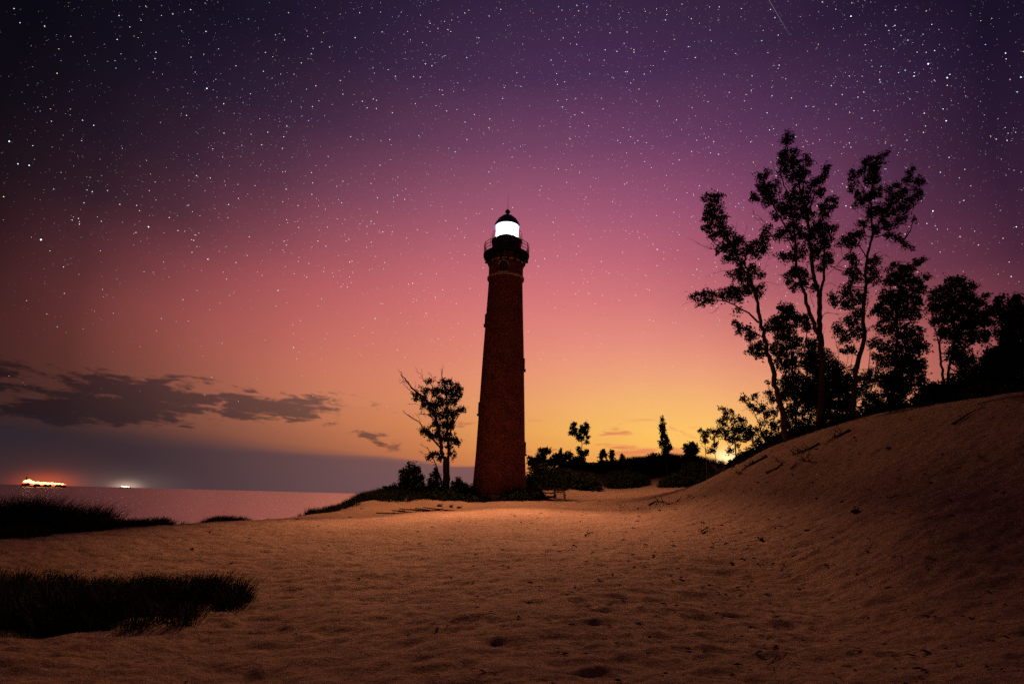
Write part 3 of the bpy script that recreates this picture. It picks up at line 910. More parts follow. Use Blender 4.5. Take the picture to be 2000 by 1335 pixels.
# --- the grove on the right-hand dune
G1 = None
plant('leaning_tree', 'slender left-leaning tree on the dune crest with one long low bough', 'tree', 37.5, (1534, 852),
      [([(1534, 852), (1527, 803), (1517, 760), (1511, 722), (1500, 689), (1492, 654), (1484, 622), (1479, 590), (1466, 553), (1446, 513), (1426, 473), (1403, 433), (1388, 392)], 13, 2.2, -0.6),
       ([(1484, 622), (1478, 580), (1462, 535), (1454, 510), (1463, 492), (1479, 478), (1491, 450)], 6, 1.5, 0.8),
       ([(1482, 630), (1466, 614), (1452, 606), (1427, 592), (1406, 587), (1370, 588)], 4.5, 1.2, -0.9),
       ([(1494, 662), (1476, 650), (1455, 642), (1436, 634)], 3, 1, 0.6),
       ([(1502, 697), (1484, 692), (1466, 686)], 3, 1, -0.8),
       ([(1440, 502), (1420, 490), (1398, 478)], 2.5, .8, 0.5)],
      [(1382, 383, 12, 7), (1398, 388, 13, 12), (1392, 408, 18, 14), (1378, 425, 12, 10), (1400, 432, 22, 16), (1382, 445, 14, 9), (1415, 455, 20, 15), (1395, 462, 12, 9), (1428, 478, 22, 16),
       (1438, 468, 10, 10), (1410, 485, 18, 8), (1436, 500, 20, 14), (1420, 503, 12, 6), (1448, 518, 12, 10), (1482, 480, 22, 14), (1494, 462, 10, 14), (1499, 448, 7, 9), (1462, 482, 12, 10), (1492, 488, 12, 10), (1474, 500, 12, 8),
       (1440, 534, 17, 9), (1452, 545, 14, 12), (1472, 528, 12, 16), (1488, 538, 6, 8), (1488, 558, 4, 4), (1428, 566, 14, 7), (1446, 572, 20, 14), (1462, 560, 12, 14), (1481, 572, 8, 14),
       (1358, 579, 14, 6), (1376, 575, 15, 8), (1370, 590, 12, 7), (1392, 587, 10, 6), (1402, 574, 14, 9), (1420, 576, 14, 10), (1443, 606, 10, 4),
       (1438, 634, 10, 7), (1452, 641, 15, 9), (1470, 652, 12, 11), (1458, 660, 12, 5), (1466, 680, 10, 6), (1480, 688, 14, 13), (1490, 676, 12, 12), (1497, 640, 8, 10)],
      leaf=0.125, dens=1.0, seed=3,
      dead=[([(1420, 495), (1398, 488), (1368, 478), (1350, 466)], 1.6, 5, .7), ([(1434, 530), (1410, 529), (1386, 538)], 1.2, 3, .5), ([(1396, 588), (1372, 592), (1346, 590), (1330, 597)], 1.4, 4, .6),
            ([(1449, 476), (1455, 455), (1461, 440)], 1.2, 2, .4), ([(1436, 452), (1440, 430)], 1.0, 1, .3), ([(1478, 548), (1492, 528), (1502, 500)], 1.0, 2, .4), ([(1481, 555), (1498, 550), (1520, 556), (1536, 552)], 1.1, 3, .4),
            ([(1404, 600), (1392, 610), (1382, 612)], .8, 2, .3)])
plant('tall_forked_tree', 'tallest tree of the dune grove, forked trunk and narrow pointed top', 'tree', 38.0, (1603, 840),
      [([(1603, 840), (1603, 776), (1607, 711), (1604, 668), (1601, 627), (1601, 592), (1597, 562), (1590, 539), (1583, 496), (1579, 462), (1576, 416), (1563, 377), (1556, 348), (1545, 320), (1538, 291), (1536, 262)], 15, 1.8, 0.5),
       ([(1604, 668), (1595, 645), (1584, 619), (1573, 582), (1567, 562), (1556, 519), (1553, 468), (1547, 416), (1536, 370), (1525, 345)], 10, 1.8, -1.2),
       ([(1601, 590), (1605, 561), (1610, 525), (1608, 468), (1606, 425), (1618, 400)], 7, 1.5, 1.1),
       ([(1577, 425), (1590, 382), (1605, 360), (1613, 336)], 3.5, 1.2, .9),
       ([(1553, 470), (1530, 435), (1510, 400), (1498, 370), (1490, 345)], 4, 1.2, -1.0),
       ([(1565, 380), (1572, 345), (1573, 312)], 2.5, 1, .4),
       ([(1557, 500), (1540, 470), (1522, 452)], 2.5, 1, -.6),
       ([(1606, 730), (1620, 715), (1634, 700)], 3, 1, 0.5)],
      [(1538, 274, 12, 14), (1535, 262, 6, 6), (1530, 300, 9, 14), (1531, 316, 14, 12), (1550, 302, 10, 15), (1552, 322, 12, 14), (1531, 334, 14, 12), (1573, 310, 8, 9), (1577, 320, 8, 8), (1573, 338, 9, 12), (1565, 330, 6, 8),
       (1614, 328, 7, 9), (1611, 342, 8, 9), (1603, 352, 10, 8), (1556, 352, 19, 16), (1586, 360, 13, 12), (1491, 342, 14, 9), (1482, 345, 7, 6), (1489, 364, 14, 12), (1504, 374, 20, 13), (1512, 358, 10, 8), (1471, 383, 7, 8), (1476, 390, 8, 6),
       (1506, 394, 15, 11), (1522, 402, 10, 8), (1548, 382, 15, 18), (1575, 386, 18, 18), (1599, 376, 12, 11), (1520, 420, 14, 12), (1536, 405, 10, 12), (1550, 414, 18, 18), (1576, 420, 17, 18), (1622, 392, 14, 9), (1630, 402, 6, 5), (1612, 412, 13, 16), (1606, 400, 8, 7),
       (1605, 443, 18, 20), (1630, 445, 8, 7), (1620, 452, 8, 6), (1522, 458, 14, 11), (1538, 446, 10, 10), (1555, 452, 18, 20), (1584, 462, 17, 20), (1619, 470, 12, 18), (1602, 480, 10, 14),
       (1522, 499, 5, 6), (1533, 500, 11, 9), (1556, 494, 18, 17), (1588, 495, 17, 16), (1616, 505, 11, 16), (1606, 520, 9, 12), (1545, 538, 12, 14), (1560, 532, 12, 14), (1570, 546, 12, 13), (1558, 560, 12, 8), (1588, 562, 9, 7), (1543, 552, 8, 8)],
      leaf=0.125, dens=1.05, seed=5,
      dead=[([(1540, 468), (1519, 451), (1494, 434), (1478, 420), (1462, 416)], 1.8, 6, .8), ([(1512, 448), (1490, 440), (1474, 424)], 1, 2, .5), ([(1515, 340), (1510, 320), (1507, 300)], 1, 2, .4), ([(1582, 318), (1584, 296), (1585, 282)], .9, 1, .3),
            ([(1618, 345), (1621, 325), (1622, 312)], .9, 1, .3), ([(1608, 545), (1625, 528), (1645, 520)], 1.1, 4, .5), ([(1604, 560), (1622, 552), (1634, 560), (1640, 556)], 1.0, 3, .4), ([(1602, 625), (1612, 612), (1630, 612), (1648, 614)], 1.6, 4, .5), ([(1590, 600), (1582, 575), (1590, 580)], 1, 2, .4)])
plant('curved_tree', 'tall tree with bent trunk and wide upper fork, right of the tallest tree', 'tree', 37.0, (1664, 812),
      [([(1664, 812), (1666, 785), (1668, 749), (1677, 705), (1686, 654), (1687, 600), (1691, 560), (1691, 516), (1700, 475), (1704, 444), (1701, 390), (1706, 343), (1716, 305)], 13, 1.8, 0.6),
       ([(1702, 468), (1716, 438), (1732, 406), (1750, 386), (1766, 372), (1778, 340)], 4.5, 1.2, 1.4),
       ([(1692, 545), (1672, 520), (1655, 500), (1640, 512), (1630, 524)], 3, 1, -1.3),
       ([(1694, 505), (1676, 478), (1655, 468)], 3, 1, -1.0),
       ([(1704, 400), (1690, 375), (1672, 345)], 2.5, 1, -.8),
       ([(1687, 620), (1665, 600), (1640, 590)], 2.5, 1, .8),
       ([(1702, 464), (1728, 460), (1752, 464), (1775, 478)], 2.5, .9, 0.9),
       ([(1686, 660), (1664, 655), (1645, 650)], 2.5, .9, -.9)],
      [(1720, 305, 12, 6), (1731, 301, 5, 4), (1698, 313, 12, 10), (1696, 330, 12, 12), (1714, 322, 10, 14), (1664, 337, 8, 6), (1674, 338, 10, 8), (1662, 350, 6, 5), (1704, 350, 17, 17), (1668, 365, 7, 12), (1676, 378, 8, 8), (1704, 380, 17, 18), (1688, 388, 10, 8), (1707, 412, 18, 17),
       (1679, 396, 10, 9), (1737, 368, 8, 10), (1748, 362, 8, 8), (1748, 388, 17, 13), (1779, 335, 7, 12), (1773, 350, 10, 8), (1793, 355, 8, 14), (1800, 354, 6, 5), (1793, 378, 10, 9), (1766, 374, 7, 12), (1776, 394, 16, 10), (1732, 412, 17, 14), (1762, 412, 16, 11), (1779, 431, 8, 4),
       (1745, 436, 16, 10), (1718, 442, 16, 15), (1764, 428, 8, 6), (1754, 462, 11, 6), (1762, 470, 8, 6), (1772, 478, 7, 5), (1780, 483, 5, 4), (1686, 438, 10, 9), (1683, 456, 14, 10), (1660, 462, 10, 8), (1650, 473, 12, 9), (1668, 476, 12, 8), (1735, 458, 11, 6), (1648, 466, 6, 6),
       (1660, 500, 10, 6), (1668, 510, 10, 9), (1663, 528, 12, 12), (1710, 510, 11, 10), (1700, 525, 9, 9), (1660, 560, 9, 14), (1652, 572, 12, 9), (1672, 540, 12, 13), (1704, 540, 14, 14),
       (1622, 578, 6, 4), (1630, 584, 10, 7), (1640, 594, 12, 8), (1656, 594, 14, 11), (1678, 582, 15, 18), (1634, 637, 8, 6), (1641, 650, 12, 10), (1650, 662, 12, 9), (1663, 626, 14, 14), (1672, 650, 14, 16), (1660, 683, 16, 9), (1676, 610, 12, 12)],
      leaf=0.125, dens=1.05, seed=8,
      dead=[([(1702, 500), (1718, 492), (1732, 500), (1745, 505)], 1.2, 4, .5), ([(1706, 520), (1720, 512), (1740, 520)], 1, 3, .5), ([(1690, 425), (1672, 412), (1662, 402)], 1, 2, .4), ([(1684, 470), (1662, 452), (1650, 442)], .8, 2, .3)])
plant('leafy_tree', 'dense full-leaved tree hugging the right side of the bent trunk', 'tree', 38.5, (1740, 806),
      [([(1740, 806), (1744, 760), (1750, 700), (1752, 650), (1752, 600), (1760, 560), (1775, 530), (1792, 512)], 9, 1.5, 0.4),
       ([(1752, 640), (1740, 600), (1738, 560), (1742, 525)], 4, 1.2, -1),
       ([(1754, 600), (1780, 575), (1800, 555), (1812, 541)], 3, 1, 1),
       ([(1748, 720), (1775, 700), (1800, 672)], 3, 1, .8)],
      [(1797, 508, 11, 6), (1788, 516, 8, 8), (1770, 526, 15, 12), (1757, 535, 12, 10), (1742, 522, 6, 10), (1742, 545, 16, 14), (1772, 552, 20, 18), (1795, 548, 8, 8), (1808, 541, 9, 5), (1798, 565, 12, 12), (1733, 577, 18, 16), (1764, 585, 22, 20), (1792, 592, 11, 10), (1718, 606, 16, 14), (1750, 614, 22, 18), (1786, 616, 12, 13),
       (1726, 640, 18, 16, .8), (1762, 648, 22, 20), (1792, 650, 12, 14, .8), (1797, 676, 13, 15), (1726, 675, 18, 16, .7), (1765, 684, 26, 20), (1740, 705, 20, 16), (1775, 715, 22, 18, 1.3), (1755, 740, 24, 18, 1.3), (1795, 715, 11, 16), (1799, 745, 12, 12), (1745, 770, 20, 18, 1.3), (1730, 745, 16, 16), (1722, 790, 14, 12), (1752, 790, 18, 12, 1.2), (1768, 758, 14, 12, 1.3)],
      leaf=0.125, dens=1.3, seed=9, depth=1.6)
plant('young_tree', 'short bushy tree filling the gap between the leaning and the tallest trunks', 'tree', 39.5, (1556, 850),
      [([(1556, 850), (1552, 790), (1548, 730), (1544, 680), (1538, 640), (1536, 604)], 6, 1.3, 0.3),
       ([(1548, 730), (1570, 690), (1575, 650), (1572, 625)], 3, 1, .8),
       ([(1548, 740), (1528, 710), (1516, 680)], 3, 1, -.8)],
      [(1530, 603, 13, 9), (1544, 606, 11, 10), (1536, 618, 16, 11), (1516, 626, 12, 12), (1512, 640, 9, 8), (1538, 640, 18, 13), (1556, 622, 9, 8), (1570, 625, 10, 14), (1576, 640, 8, 10), (1524, 656, 12, 8), (1540, 658, 14, 8), (1554, 672, 11, 15), (1521, 680, 16, 15), (1535, 706, 20, 20), (1566, 690, 6, 6), (1549, 745, 24, 20), (1530, 770, 12, 16), (1570, 770, 22, 20), (1560, 800, 26, 16, .8), (1545, 825, 18, 14, .8), (1575, 826, 18, 12, .7)],
      leaf=0.125, dens=1.5, seed=12)
plant('thicket_tree', 'bushy undergrowth tree behind the base of the tallest trunk', 'tree', 40.5, (1622, 835),
      [([(1622, 835), (1620, 780), (1618, 740), (1616, 690)], 5, 1.2, 0.3), ([(1620, 790), (1640, 750), (1650, 725)], 3, 1, .5), ([(1620, 790), (1596, 740), (1586, 700)], 3, 1, -.6)],
      [(1586, 672, 11, 14), (1592, 690, 14, 14), (1582, 712, 16, 18), (1600, 720, 14, 18), (1618, 700, 9, 14), (1630, 722, 17, 17), (1646, 745, 17, 18), (1592, 745, 18, 18), (1620, 752, 22, 20, 1.2), (1640, 778, 24, 18, 1.2), (1600, 782, 20, 18), (1584, 775, 16, 18), (1630, 800, 24, 14, 1.1), (1600, 812, 18, 14, .8), (1588, 700, 10, 10)],
      leaf=0.125, dens=1.6, seed=13, dead=[([(1634, 745), (1638, 700), (1629, 651)], 1.6, 3, .4), ([(1612, 700), (1608, 660), (1610, 640)], 1.3, 2, .4), ([(1644, 740), (1656, 700), (1652, 682)], 1.2, 3, .4), ([(1658, 740), (1664, 700), (1668, 672)], 1.0, 3, .4)])
plant('undergrowth_shrub', 'leafy shrub between the bent trunk and the dense full-leaved tree', 'shrub', 39.0, (1694, 815),
      [([(1694, 815), (1692, 770), (1696, 720), (1700, 680)], 4, 1, .2), ([(1693, 780), (1708, 740), (1712, 700)], 2.5, .8, .4), ([(1693, 780), (1682, 750), (1678, 728)], 2, .8, -.4)],
      [(1712, 700, 8, 14, .8), (1705, 668, 10, 10, .8), (1692, 745, 10, 14, .9), (1708, 735, 12, 16), (1680, 765, 12, 14, .9), (1700, 775, 14, 14), (1688, 795, 14, 12, .8), (1710, 798, 10, 12), (1676, 738, 8, 10, .7), (1658, 760, 10, 14), (1655, 790, 14, 14), (1665, 720, 8, 8, .6)],
      leaf=0.12, dens=1.3, seed=15)
plant('round_crown_tree', 'round-crowned tree on two bare stems, right of a gap of pink sky', 'tree', 36.0, (1846, 770),
      [([(1846, 770), (1841, 740), (1838, 705), (1835, 670), (1842, 630), (1856, 590), (1867, 555)], 7, 1.3, -.5),
       ([(1846, 768), (1852, 730), (1860, 690), (1872, 650), (1890, 605), (1902, 565)], 7, 1.3, .8),
       ([(1838, 690), (1826, 640), (1818, 605), (1806, 590)], 2.5, 1, -.8)],
      [(1852, 548, 8, 6), (1868, 552, 15, 10), (1882, 560, 8, 12), (1842, 566, 14, 10), (1900, 560, 9, 9), (1820, 572, 7, 8), (1832, 584, 11, 9), (1866, 580, 20, 16), (1890, 584, 14, 14), (1827, 600, 13, 12), (1858, 604, 22, 17), (1893, 604, 20, 17), (1924, 578, 7, 7), (1916, 590, 12, 11), (1928, 608, 13, 14), (1836, 625, 15, 14), (1871, 632, 24, 18), (1906, 630, 22, 18), (1845, 650, 18, 13), (1880, 660, 22, 18), (1912, 656, 18, 15), (1866, 690, 12, 18), (1880, 695, 16, 20, 1.2), (1895, 725, 16, 20, 1.2), (1878, 738, 14, 16, 1.1), (1935, 632, 9, 9), (1930, 655, 10, 7, .7)],
      leaf=0.125, dens=1.3, seed=17, depth=1.6, dead=[([(1836, 645), (1822, 615), (1800, 594)], 1.8, 4, .5), ([(1905, 700), (1916, 680), (1930, 665)], 1.4, 4, .5)])
plant('far_right_tree', 'dark square-topped tree cut by the right edge of the photo', 'tree', 34.0, (1980, 765),
      [([(1980, 765), (1980, 700), (1982, 640), (1984, 585)], 8, 1.5, .3), ([(1980, 690), (1965, 640), (1950, 590)], 3, 1, -.5), ([(1980, 680), (2000, 640), (2010, 600)], 3, 1, .5)],
      [(1950, 586, 8, 8), (1946, 600, 9, 8, .8), (1958, 612, 11, 12), (1984, 586, 11, 12), (1980, 606, 14, 12), (2006, 596, 10, 12), (2000, 618, 16, 16), (1970, 632, 16, 16), (1995, 645, 20, 18, 1.3), (1962, 655, 15, 15), (1980, 675, 20, 18, 1.4), (2005, 685, 20, 22, 1.4), (1960, 690, 16, 18, 1.3), (1985, 710, 22, 20, 1.4), (2030, 640, 25, 25), (2030, 700, 25, 30)],
      leaf=0.14, dens=1.7, seed=19, depth=1.6)
plant('dark_shrub', 'dark rounded shrub under the square-topped tree at the dune top', 'shrub', 33.0, (1945, 768),
      [([(1945, 768), (1943, 730), (1935, 690)], 4, 1, .2)],
      [(1938, 690, 12, 12), (1925, 705, 12, 12), (1945, 715, 20, 16, 1.3), (1920, 730, 18, 16, 1.3), (1960, 735, 22, 18, 1.4), (1935, 750, 26, 14, 1.5), (1985, 748, 24, 16, 1.5), (1905, 748, 18, 12, 1.3)],
      leaf=0.14, dens=1.9, seed=21, mat=M_needle)
plant('low_shrub', 'low dark shrub along the crest below the round-crowned tree', 'shrub', 33.5, (1840, 785),
      [([(1840, 785), (1842, 770), (1846, 752)], 3, 1, .2)],
      [(1812, 770, 20, 10, 1.4), (1835, 762, 20, 14, 1.5), (1862, 762, 20, 14, 1.5), (1885, 760, 18, 14, 1.5), (1795, 783, 16, 9, 1.3), (1825, 780, 22, 9, 1.5), (1860, 776, 24, 9, 1.5), (1805, 757, 10, 6)],
      leaf=0.14, dens=1.9, seed=22, mat=M_needle)
plant('pale_stemmed_sapling', 'small airy sapling with a pale stem at the foot of the dune crest', 'sapling', 42.0, (1438, 906),
      [([(1438, 906), (1437, 880), (1434, 851), (1428, 828), (1417, 800)], 4, 1, .2), ([(1435, 858), (1450, 838), (1458, 820)], 2, .8, .4), ([(1436, 862), (1424, 870), (1415, 848)], 1.5, .7, -.4)],
      [(1411, 797, 5, 4), (1418, 804, 8, 7), (1431, 806, 5, 7), (1418, 818, 6, 6), (1412, 826, 10, 9), (1432, 822, 8, 7), (1449, 818, 8, 8), (1412, 846, 12, 11), (1438, 838, 14, 12), (1458, 838, 12, 11), (1428, 856, 12, 8), (1450, 856, 12, 7), (1425, 880, 7, 6), (1462, 852, 10, 8), (1440, 870, 6, 5, .6)],
      leaf=0.12, dens=0.85, seed=23, bark=M_birch, crad=0.22)
plant('spreading_sapling', 'multi-stemmed sapling reaching left of the leaning tree', 'sapling', 40.0, (1500, 876),
      [([(1500, 876), (1492, 855), (1480, 822), (1468, 798), (1452, 780)], 3, .9, -.4), ([(1500, 872), (1506, 840), (1512, 812), (1504, 780)], 3, .9, .5), ([(1496, 865), (1476, 850), (1466, 846)], 2, .8, 0), ([(1486, 838), (1494, 812), (1484, 790)], 1.5, .7, 0.5)],
      [(1448, 776, 6, 4), (1456, 781, 8, 5), (1473, 775, 7, 6), (1466, 792, 9, 6), (1476, 800, 9, 7), (1488, 797, 9, 8), (1500, 768, 7, 7), (1508, 782, 9, 9), (1502, 808, 11, 10), (1515, 830, 12, 13), (1490, 825, 9, 7, .7), (1500, 850, 14, 12), (1517, 858, 11, 9), (1478, 840, 8, 7, .7), (1480, 862, 12, 8), (1500, 745, 6, 4), (1466, 846, 9, 7), (1515, 800, 8, 10, .8)],
      leaf=0.12, dens=0.9, seed=24, crad=0.22, dead=[([(1504, 790), (1500, 765), (1500, 748)], .9, 2, .3), ([(1476, 815), (1462, 800), (1452, 800)], .8, 3, .4)])
# small trees on the far dunes
plant('twin_saplings', 'thin sapling with a small tuft, first left of the pale-stemmed one', 'sapling', 62.0, (1378, 886),
      [([(1378, 886), (1377, 865), (1376, 846)], 1.8, .7, 0)], [(1368, 841, 4, 4), (1376, 848, 7, 8), (1382, 840, 3, 3), (1377, 860, 5, 6)], leaf=0.15, dens=1.1, seed=25, crad=0.25,
      dead=[([(1377, 876), (1370, 868), (1365, 858)], .8, 2, .3)])
bpy.data.objects['twin_saplings'].name = 'thin_sapling'
plant('crooked_sapling', 'crooked sapling with scattered tufts, touching the pale-stemmed sapling', 'sapling', 60.0, (1396, 886),
      [([(1396, 886), (1396, 868), (1392, 846)], 1.8, .7, 0)], [(1390, 842, 6, 5), (1398, 846, 5, 6), (1402, 841, 3, 3), (1393, 856, 4, 4), (1396, 868, 5, 7), (1388, 880, 8, 5)], leaf=0.15, dens=1.0, seed=26, crad=0.25)
plant('round_bush', 'small round bush on the far dune top beside the thin saplings', 'shrub', 78.0, (1350, 893),
      [([(1350, 893), (1350, 880), (1350, 872)], 2, .8, 0)], [(1341, 872, 6, 5), (1353, 870, 8, 6), (1350, 879, 13, 9), (1359, 877, 5, 6), (1350, 888, 10, 6)], leaf=0.17, dens=1.3, seed=27, crad=0.24)
plant('columnar_tree', 'narrow columnar poplar standing alone on the far dune', 'tree', 80.0, (1301, 895),
      [([(1301, 895), (1300, 870), (1297, 845), (1294, 816)], 2.5, .7, 0)],
      [(1293.5, 819, 3, 6), (1294, 830, 5, 6), (1292, 836, 5, 5), (1296, 842, 6, 7), (1297, 854, 7, 7), (1293, 864, 6, 5), (1301, 862, 6, 6), (1300, 874, 9, 8), (1308, 872, 4, 6), (1301, 886, 8, 8)], leaf=0.17, dens=1.3, seed=28, crad=0.24)
plant('forked_sapling', 'small tree with a forked open crown left of a pink cloud', 'tree', 84.0, (1137, 905),
      [([(1137, 905), (1136, 880), (1136, 862), (1128, 846), (1121, 832)], 2.2, .7, -.3), ([(1136, 862), (1142, 846), (1145, 832)], 1.5, .6, .4)],
      [(1121, 829, 7, 4), (1119, 836, 6, 4), (1116, 846, 5, 4), (1126, 844, 9, 8), (1137, 838, 5, 8), (1145, 831, 6, 6), (1142, 842, 8, 7), (1133, 855, 9, 6), (1148, 853, 4, 4), (1146, 863, 5, 3), (1131, 878, 5, 6), (1139, 884, 9, 6), (1135, 895, 8, 8), (1146, 882, 4, 4)], leaf=0.17, dens=1.1, seed=29, crad=0.24)
for i, (x, y, rx, ry, bx, lab, nm) in enumerate([
        (1064, 882, 11, 7, 1062, 'small flat-topped pine right beside the tower wall', 'flat_pine'),
        (1087, 896, 14, 11, 1088, 'broad low bush with a pointed tip, left of the forked open crown', 'pointed_bush'),
        (1178, 886, 8, 9, 1178, 'small round-topped tree just right of the forked open crown', 'small_tree'),
        (1195, 888, 5, 10, 1195, 'small slim tree, immediate right neighbour of the round-topped one', 'slim_tree'),
        (1215, 893, 5, 7, 1215, 'tiny conical tree at the left end of the grassy far dune', 'tiny_conifer')]):
    bl = [(x, y, rx * .8, ry * .7), (x - rx * .4, y + ry * .4, rx * .6, ry * .6), (x + rx * .4, y + ry * .3, rx * .6, ry * .6), (x, y - ry * .6, rx * .45, ry * .5)]
    if nm == 'flat_pine':
        bl = [(x - 6, y - 3, 7, 4), (x + 4, y - 4, 8, 4), (x + 9, y + 1, 4, 3), (x - 2, y + 3, 7, 5), (x - 8, y + 12, 9, 10), (x - 14, y + 20, 12, 10), (x - 2, y + 20, 12, 10), (x - 28, y + 18, 6, 9), (x - 22, y + 24, 10, 10)]
    if nm == 'pointed_bush':
        bl += [(1095, 880, 3, 5), (1095, 888, 6, 5), (1110, 890, 9, 8), (1106, 900, 14, 8), (1080, 904, 12, 7), (1122, 898, 6, 6)]
    if nm in ('small_tree', 'slim_tree'):
        bl += [(x + 1, 904, rx * 1.3, 8)]
    plant(nm, lab, 'tree' if 'tree' in lab or 'pine' in lab else 'shrub', 86.0, (bx, 908), [([(bx, 908), (bx, 895), (x, y)], 2.0, .7, 0)], bl, leaf=0.17, dens=1.25, seed=40 + i, crad=0.24)

# --- the tree left of the tower
LT = 60.5
plant('half_dead_tree', 'tree left of the lighthouse, leafy crown on the right and bare dead boughs reaching left', 'tree', LT, (871, 958),
      [([(871, 958), (870, 925), (869, 900), (863, 881), (857, 839), (846, 805), (829, 777), (812, 764), (799, 749), (789, 737), (781, 726)], 12, 1.0, -1.0),
       ([(873, 958), (875, 925), (875, 886), (874, 851), (875, 805), (870, 758), (864, 738), (863, 718)], 9, .8, .8),
       ([(875, 872), (882, 830), (886, 800), (893, 765)], 4, 1, 1.2), ([(876, 850), (890, 820), (902, 800)], 3, .9, -.6),
       ([(866, 885), (854, 867), (840, 852), (828, 837), (819, 825), (810, 818), (790, 806)], 4, 1, -.8),
       ([(862, 938), (854, 916), (847, 897), (838, 880), (834, 872)], 3, 1, -.3),
       ([(851, 825), (840, 812), (828, 808), (818, 809)], 2.5, .9, .5),
       ([(846, 805), (852, 775), (842, 750), (833, 744)], 2.5, .9, .3)],
      [(841, 743, 7, 6), (829, 762, 9, 7), (814, 771, 9, 5), (824, 779, 12, 7), (812, 778, 5, 4), (866, 745, 8, 6), (876, 747, 8, 7), (851, 766, 11, 10), (870, 762, 14, 12), (890, 757, 11, 9), (898, 765, 7, 10), (888, 772, 10, 8), (841, 792, 14, 9), (830, 790, 8, 5), (865, 784, 16, 12), (886, 784, 9, 8), (842, 806, 10, 6, .7),
       (898, 800, 8, 5), (905, 798, 4, 5), (890, 806, 8, 6), (861, 808, 15, 11), (880, 808, 12, 11), (856, 831, 16, 12), (877, 830, 12, 13), (827, 840, 8, 5), (834, 846, 9, 6), (847, 851, 11, 8), (868, 853, 14, 11), (886, 858, 10, 7), (893, 864, 5, 6), (878, 872, 8, 6), (880, 886, 6, 5), (888, 889, 3, 2), (845, 888, 11, 6), (857, 892, 7, 7), (838, 893, 5, 4)],
      leaf=0.17, dens=0.95, seed=31, crad=0.33, depth=1.8,
      dead=[([(806, 757), (790, 745), (782, 748), (781, 740)], 1.0, 4, .7), ([(808, 768), (792, 754), (786, 745)], 1.2, 5, .7), ([(799, 749), (786, 738), (779, 722)], 1.0, 5, .8), ([(810, 764), (812, 750), (810, 742)], .8, 2, .5),
            ([(835, 755), (828, 742), (822, 732), (814, 724)], 1.3, 6, .8), ([(826, 740), (824, 728), (823, 718)], .8, 3, .5), ([(856, 748), (846, 738), (838, 728)], 1.2, 6, .7), ([(864, 740), (862, 726), (866, 716)], 1.0, 5, .7), ([(882, 745), (882, 732)], .8, 2, .4),
            ([(818, 790), (805, 788), (790, 791)], .9, 4, .5), ([(815, 822), (800, 813), (788, 804)], 1.2, 8, .8), ([(824, 836), (818, 815), (812, 808)], .8, 4, .6), ([(832, 814), (822, 807), (812, 812)], .9, 5, .5), ([(825, 846), (815, 838)], .7, 4, .5),
            ([(838, 885), (828, 886), (820, 880)], 1.2, 5, .6), ([(836, 876), (826, 870), (822, 868)], .9, 4, .5), ([(900, 795), (903, 786)], .7, 2, .4)])
plant('juniper_bush', 'upright many-tipped evergreen bush standing left of the half-dead tree', 'shrub', 59.5, (805, 966),
      [([(805, 966), (804, 940), (800, 912)], 3, .9, 0), ([(805, 960), (812, 930), (811, 908)], 2, .8, .4), ([(805, 960), (792, 940), (788, 916)], 2, .8, -.4)],
      [(799, 908, 3.5, 6), (810, 909, 3.5, 6), (788, 917, 4, 6), (797, 920, 6, 8), (808, 922, 7, 8), (817, 918, 4, 7), (786, 930, 7, 8), (797, 934, 9, 9), (812, 934, 9, 9), (822, 932, 6, 9), (786, 944, 7, 8), (800, 947, 12, 9), (818, 946, 10, 9), (805, 956, 20, 8)],
      leaf=0.15, dens=1.25, seed=33, crad=0.28, mat=M_needle)
plant('small_juniper', 'pointed evergreen bush tucked against the half-dead trunk', 'shrub', 59.8, (850, 966),
      [([(850, 966), (850, 940), (850, 918)], 2, .8, 0)], [(850, 917, 3.5, 6), (845, 926, 5, 6), (853, 928, 6, 8), (842, 938, 6, 7), (855, 942, 8, 8), (846, 950, 12, 8), (858, 955, 10, 7), (838, 954, 8, 6)],
      leaf=0.15, dens=1.15, seed=34, crad=0.27, mat=M_needle)
plant('low_evergreen', 'low spiky evergreen between the half-dead trunk and the tower', 'shrub', 59.0, (898, 966),
      [([(898, 966), (896, 950), (894, 936)], 2, .8, 0)], [(894, 936, 3, 5), (897, 943, 8, 6), (905, 948, 8, 7), (890, 950, 9, 7), (899, 955, 16, 7), (912, 955, 7, 6), (922, 950, 4, 4), (922, 958, 6, 5), (884, 944, 4, 3)],
      leaf=0.15, dens=1.15, seed=35, crad=0.25, mat=M_needle)
plant('wiry_bush', 'thin wiry bush at the top of the grass mound, leftmost shrub by the lake', 'shrub', 60.0, (768, 963),
      [([(768, 963), (768, 955), (770, 948)], 1.5, .7, 0)], [(752, 951, 4, 3, .7), (760, 952, 5, 4, .8), (769, 949, 6, 4, .9), (775, 953, 6, 5), (766, 957, 10, 4)], leaf=0.15, dens=0.8, seed=36, crad=0.22,
      dead=[([(758, 958), (750, 952), (748, 948)], .7, 3, .4), ([(768, 955), (772, 946)], .6, 2, .4)])


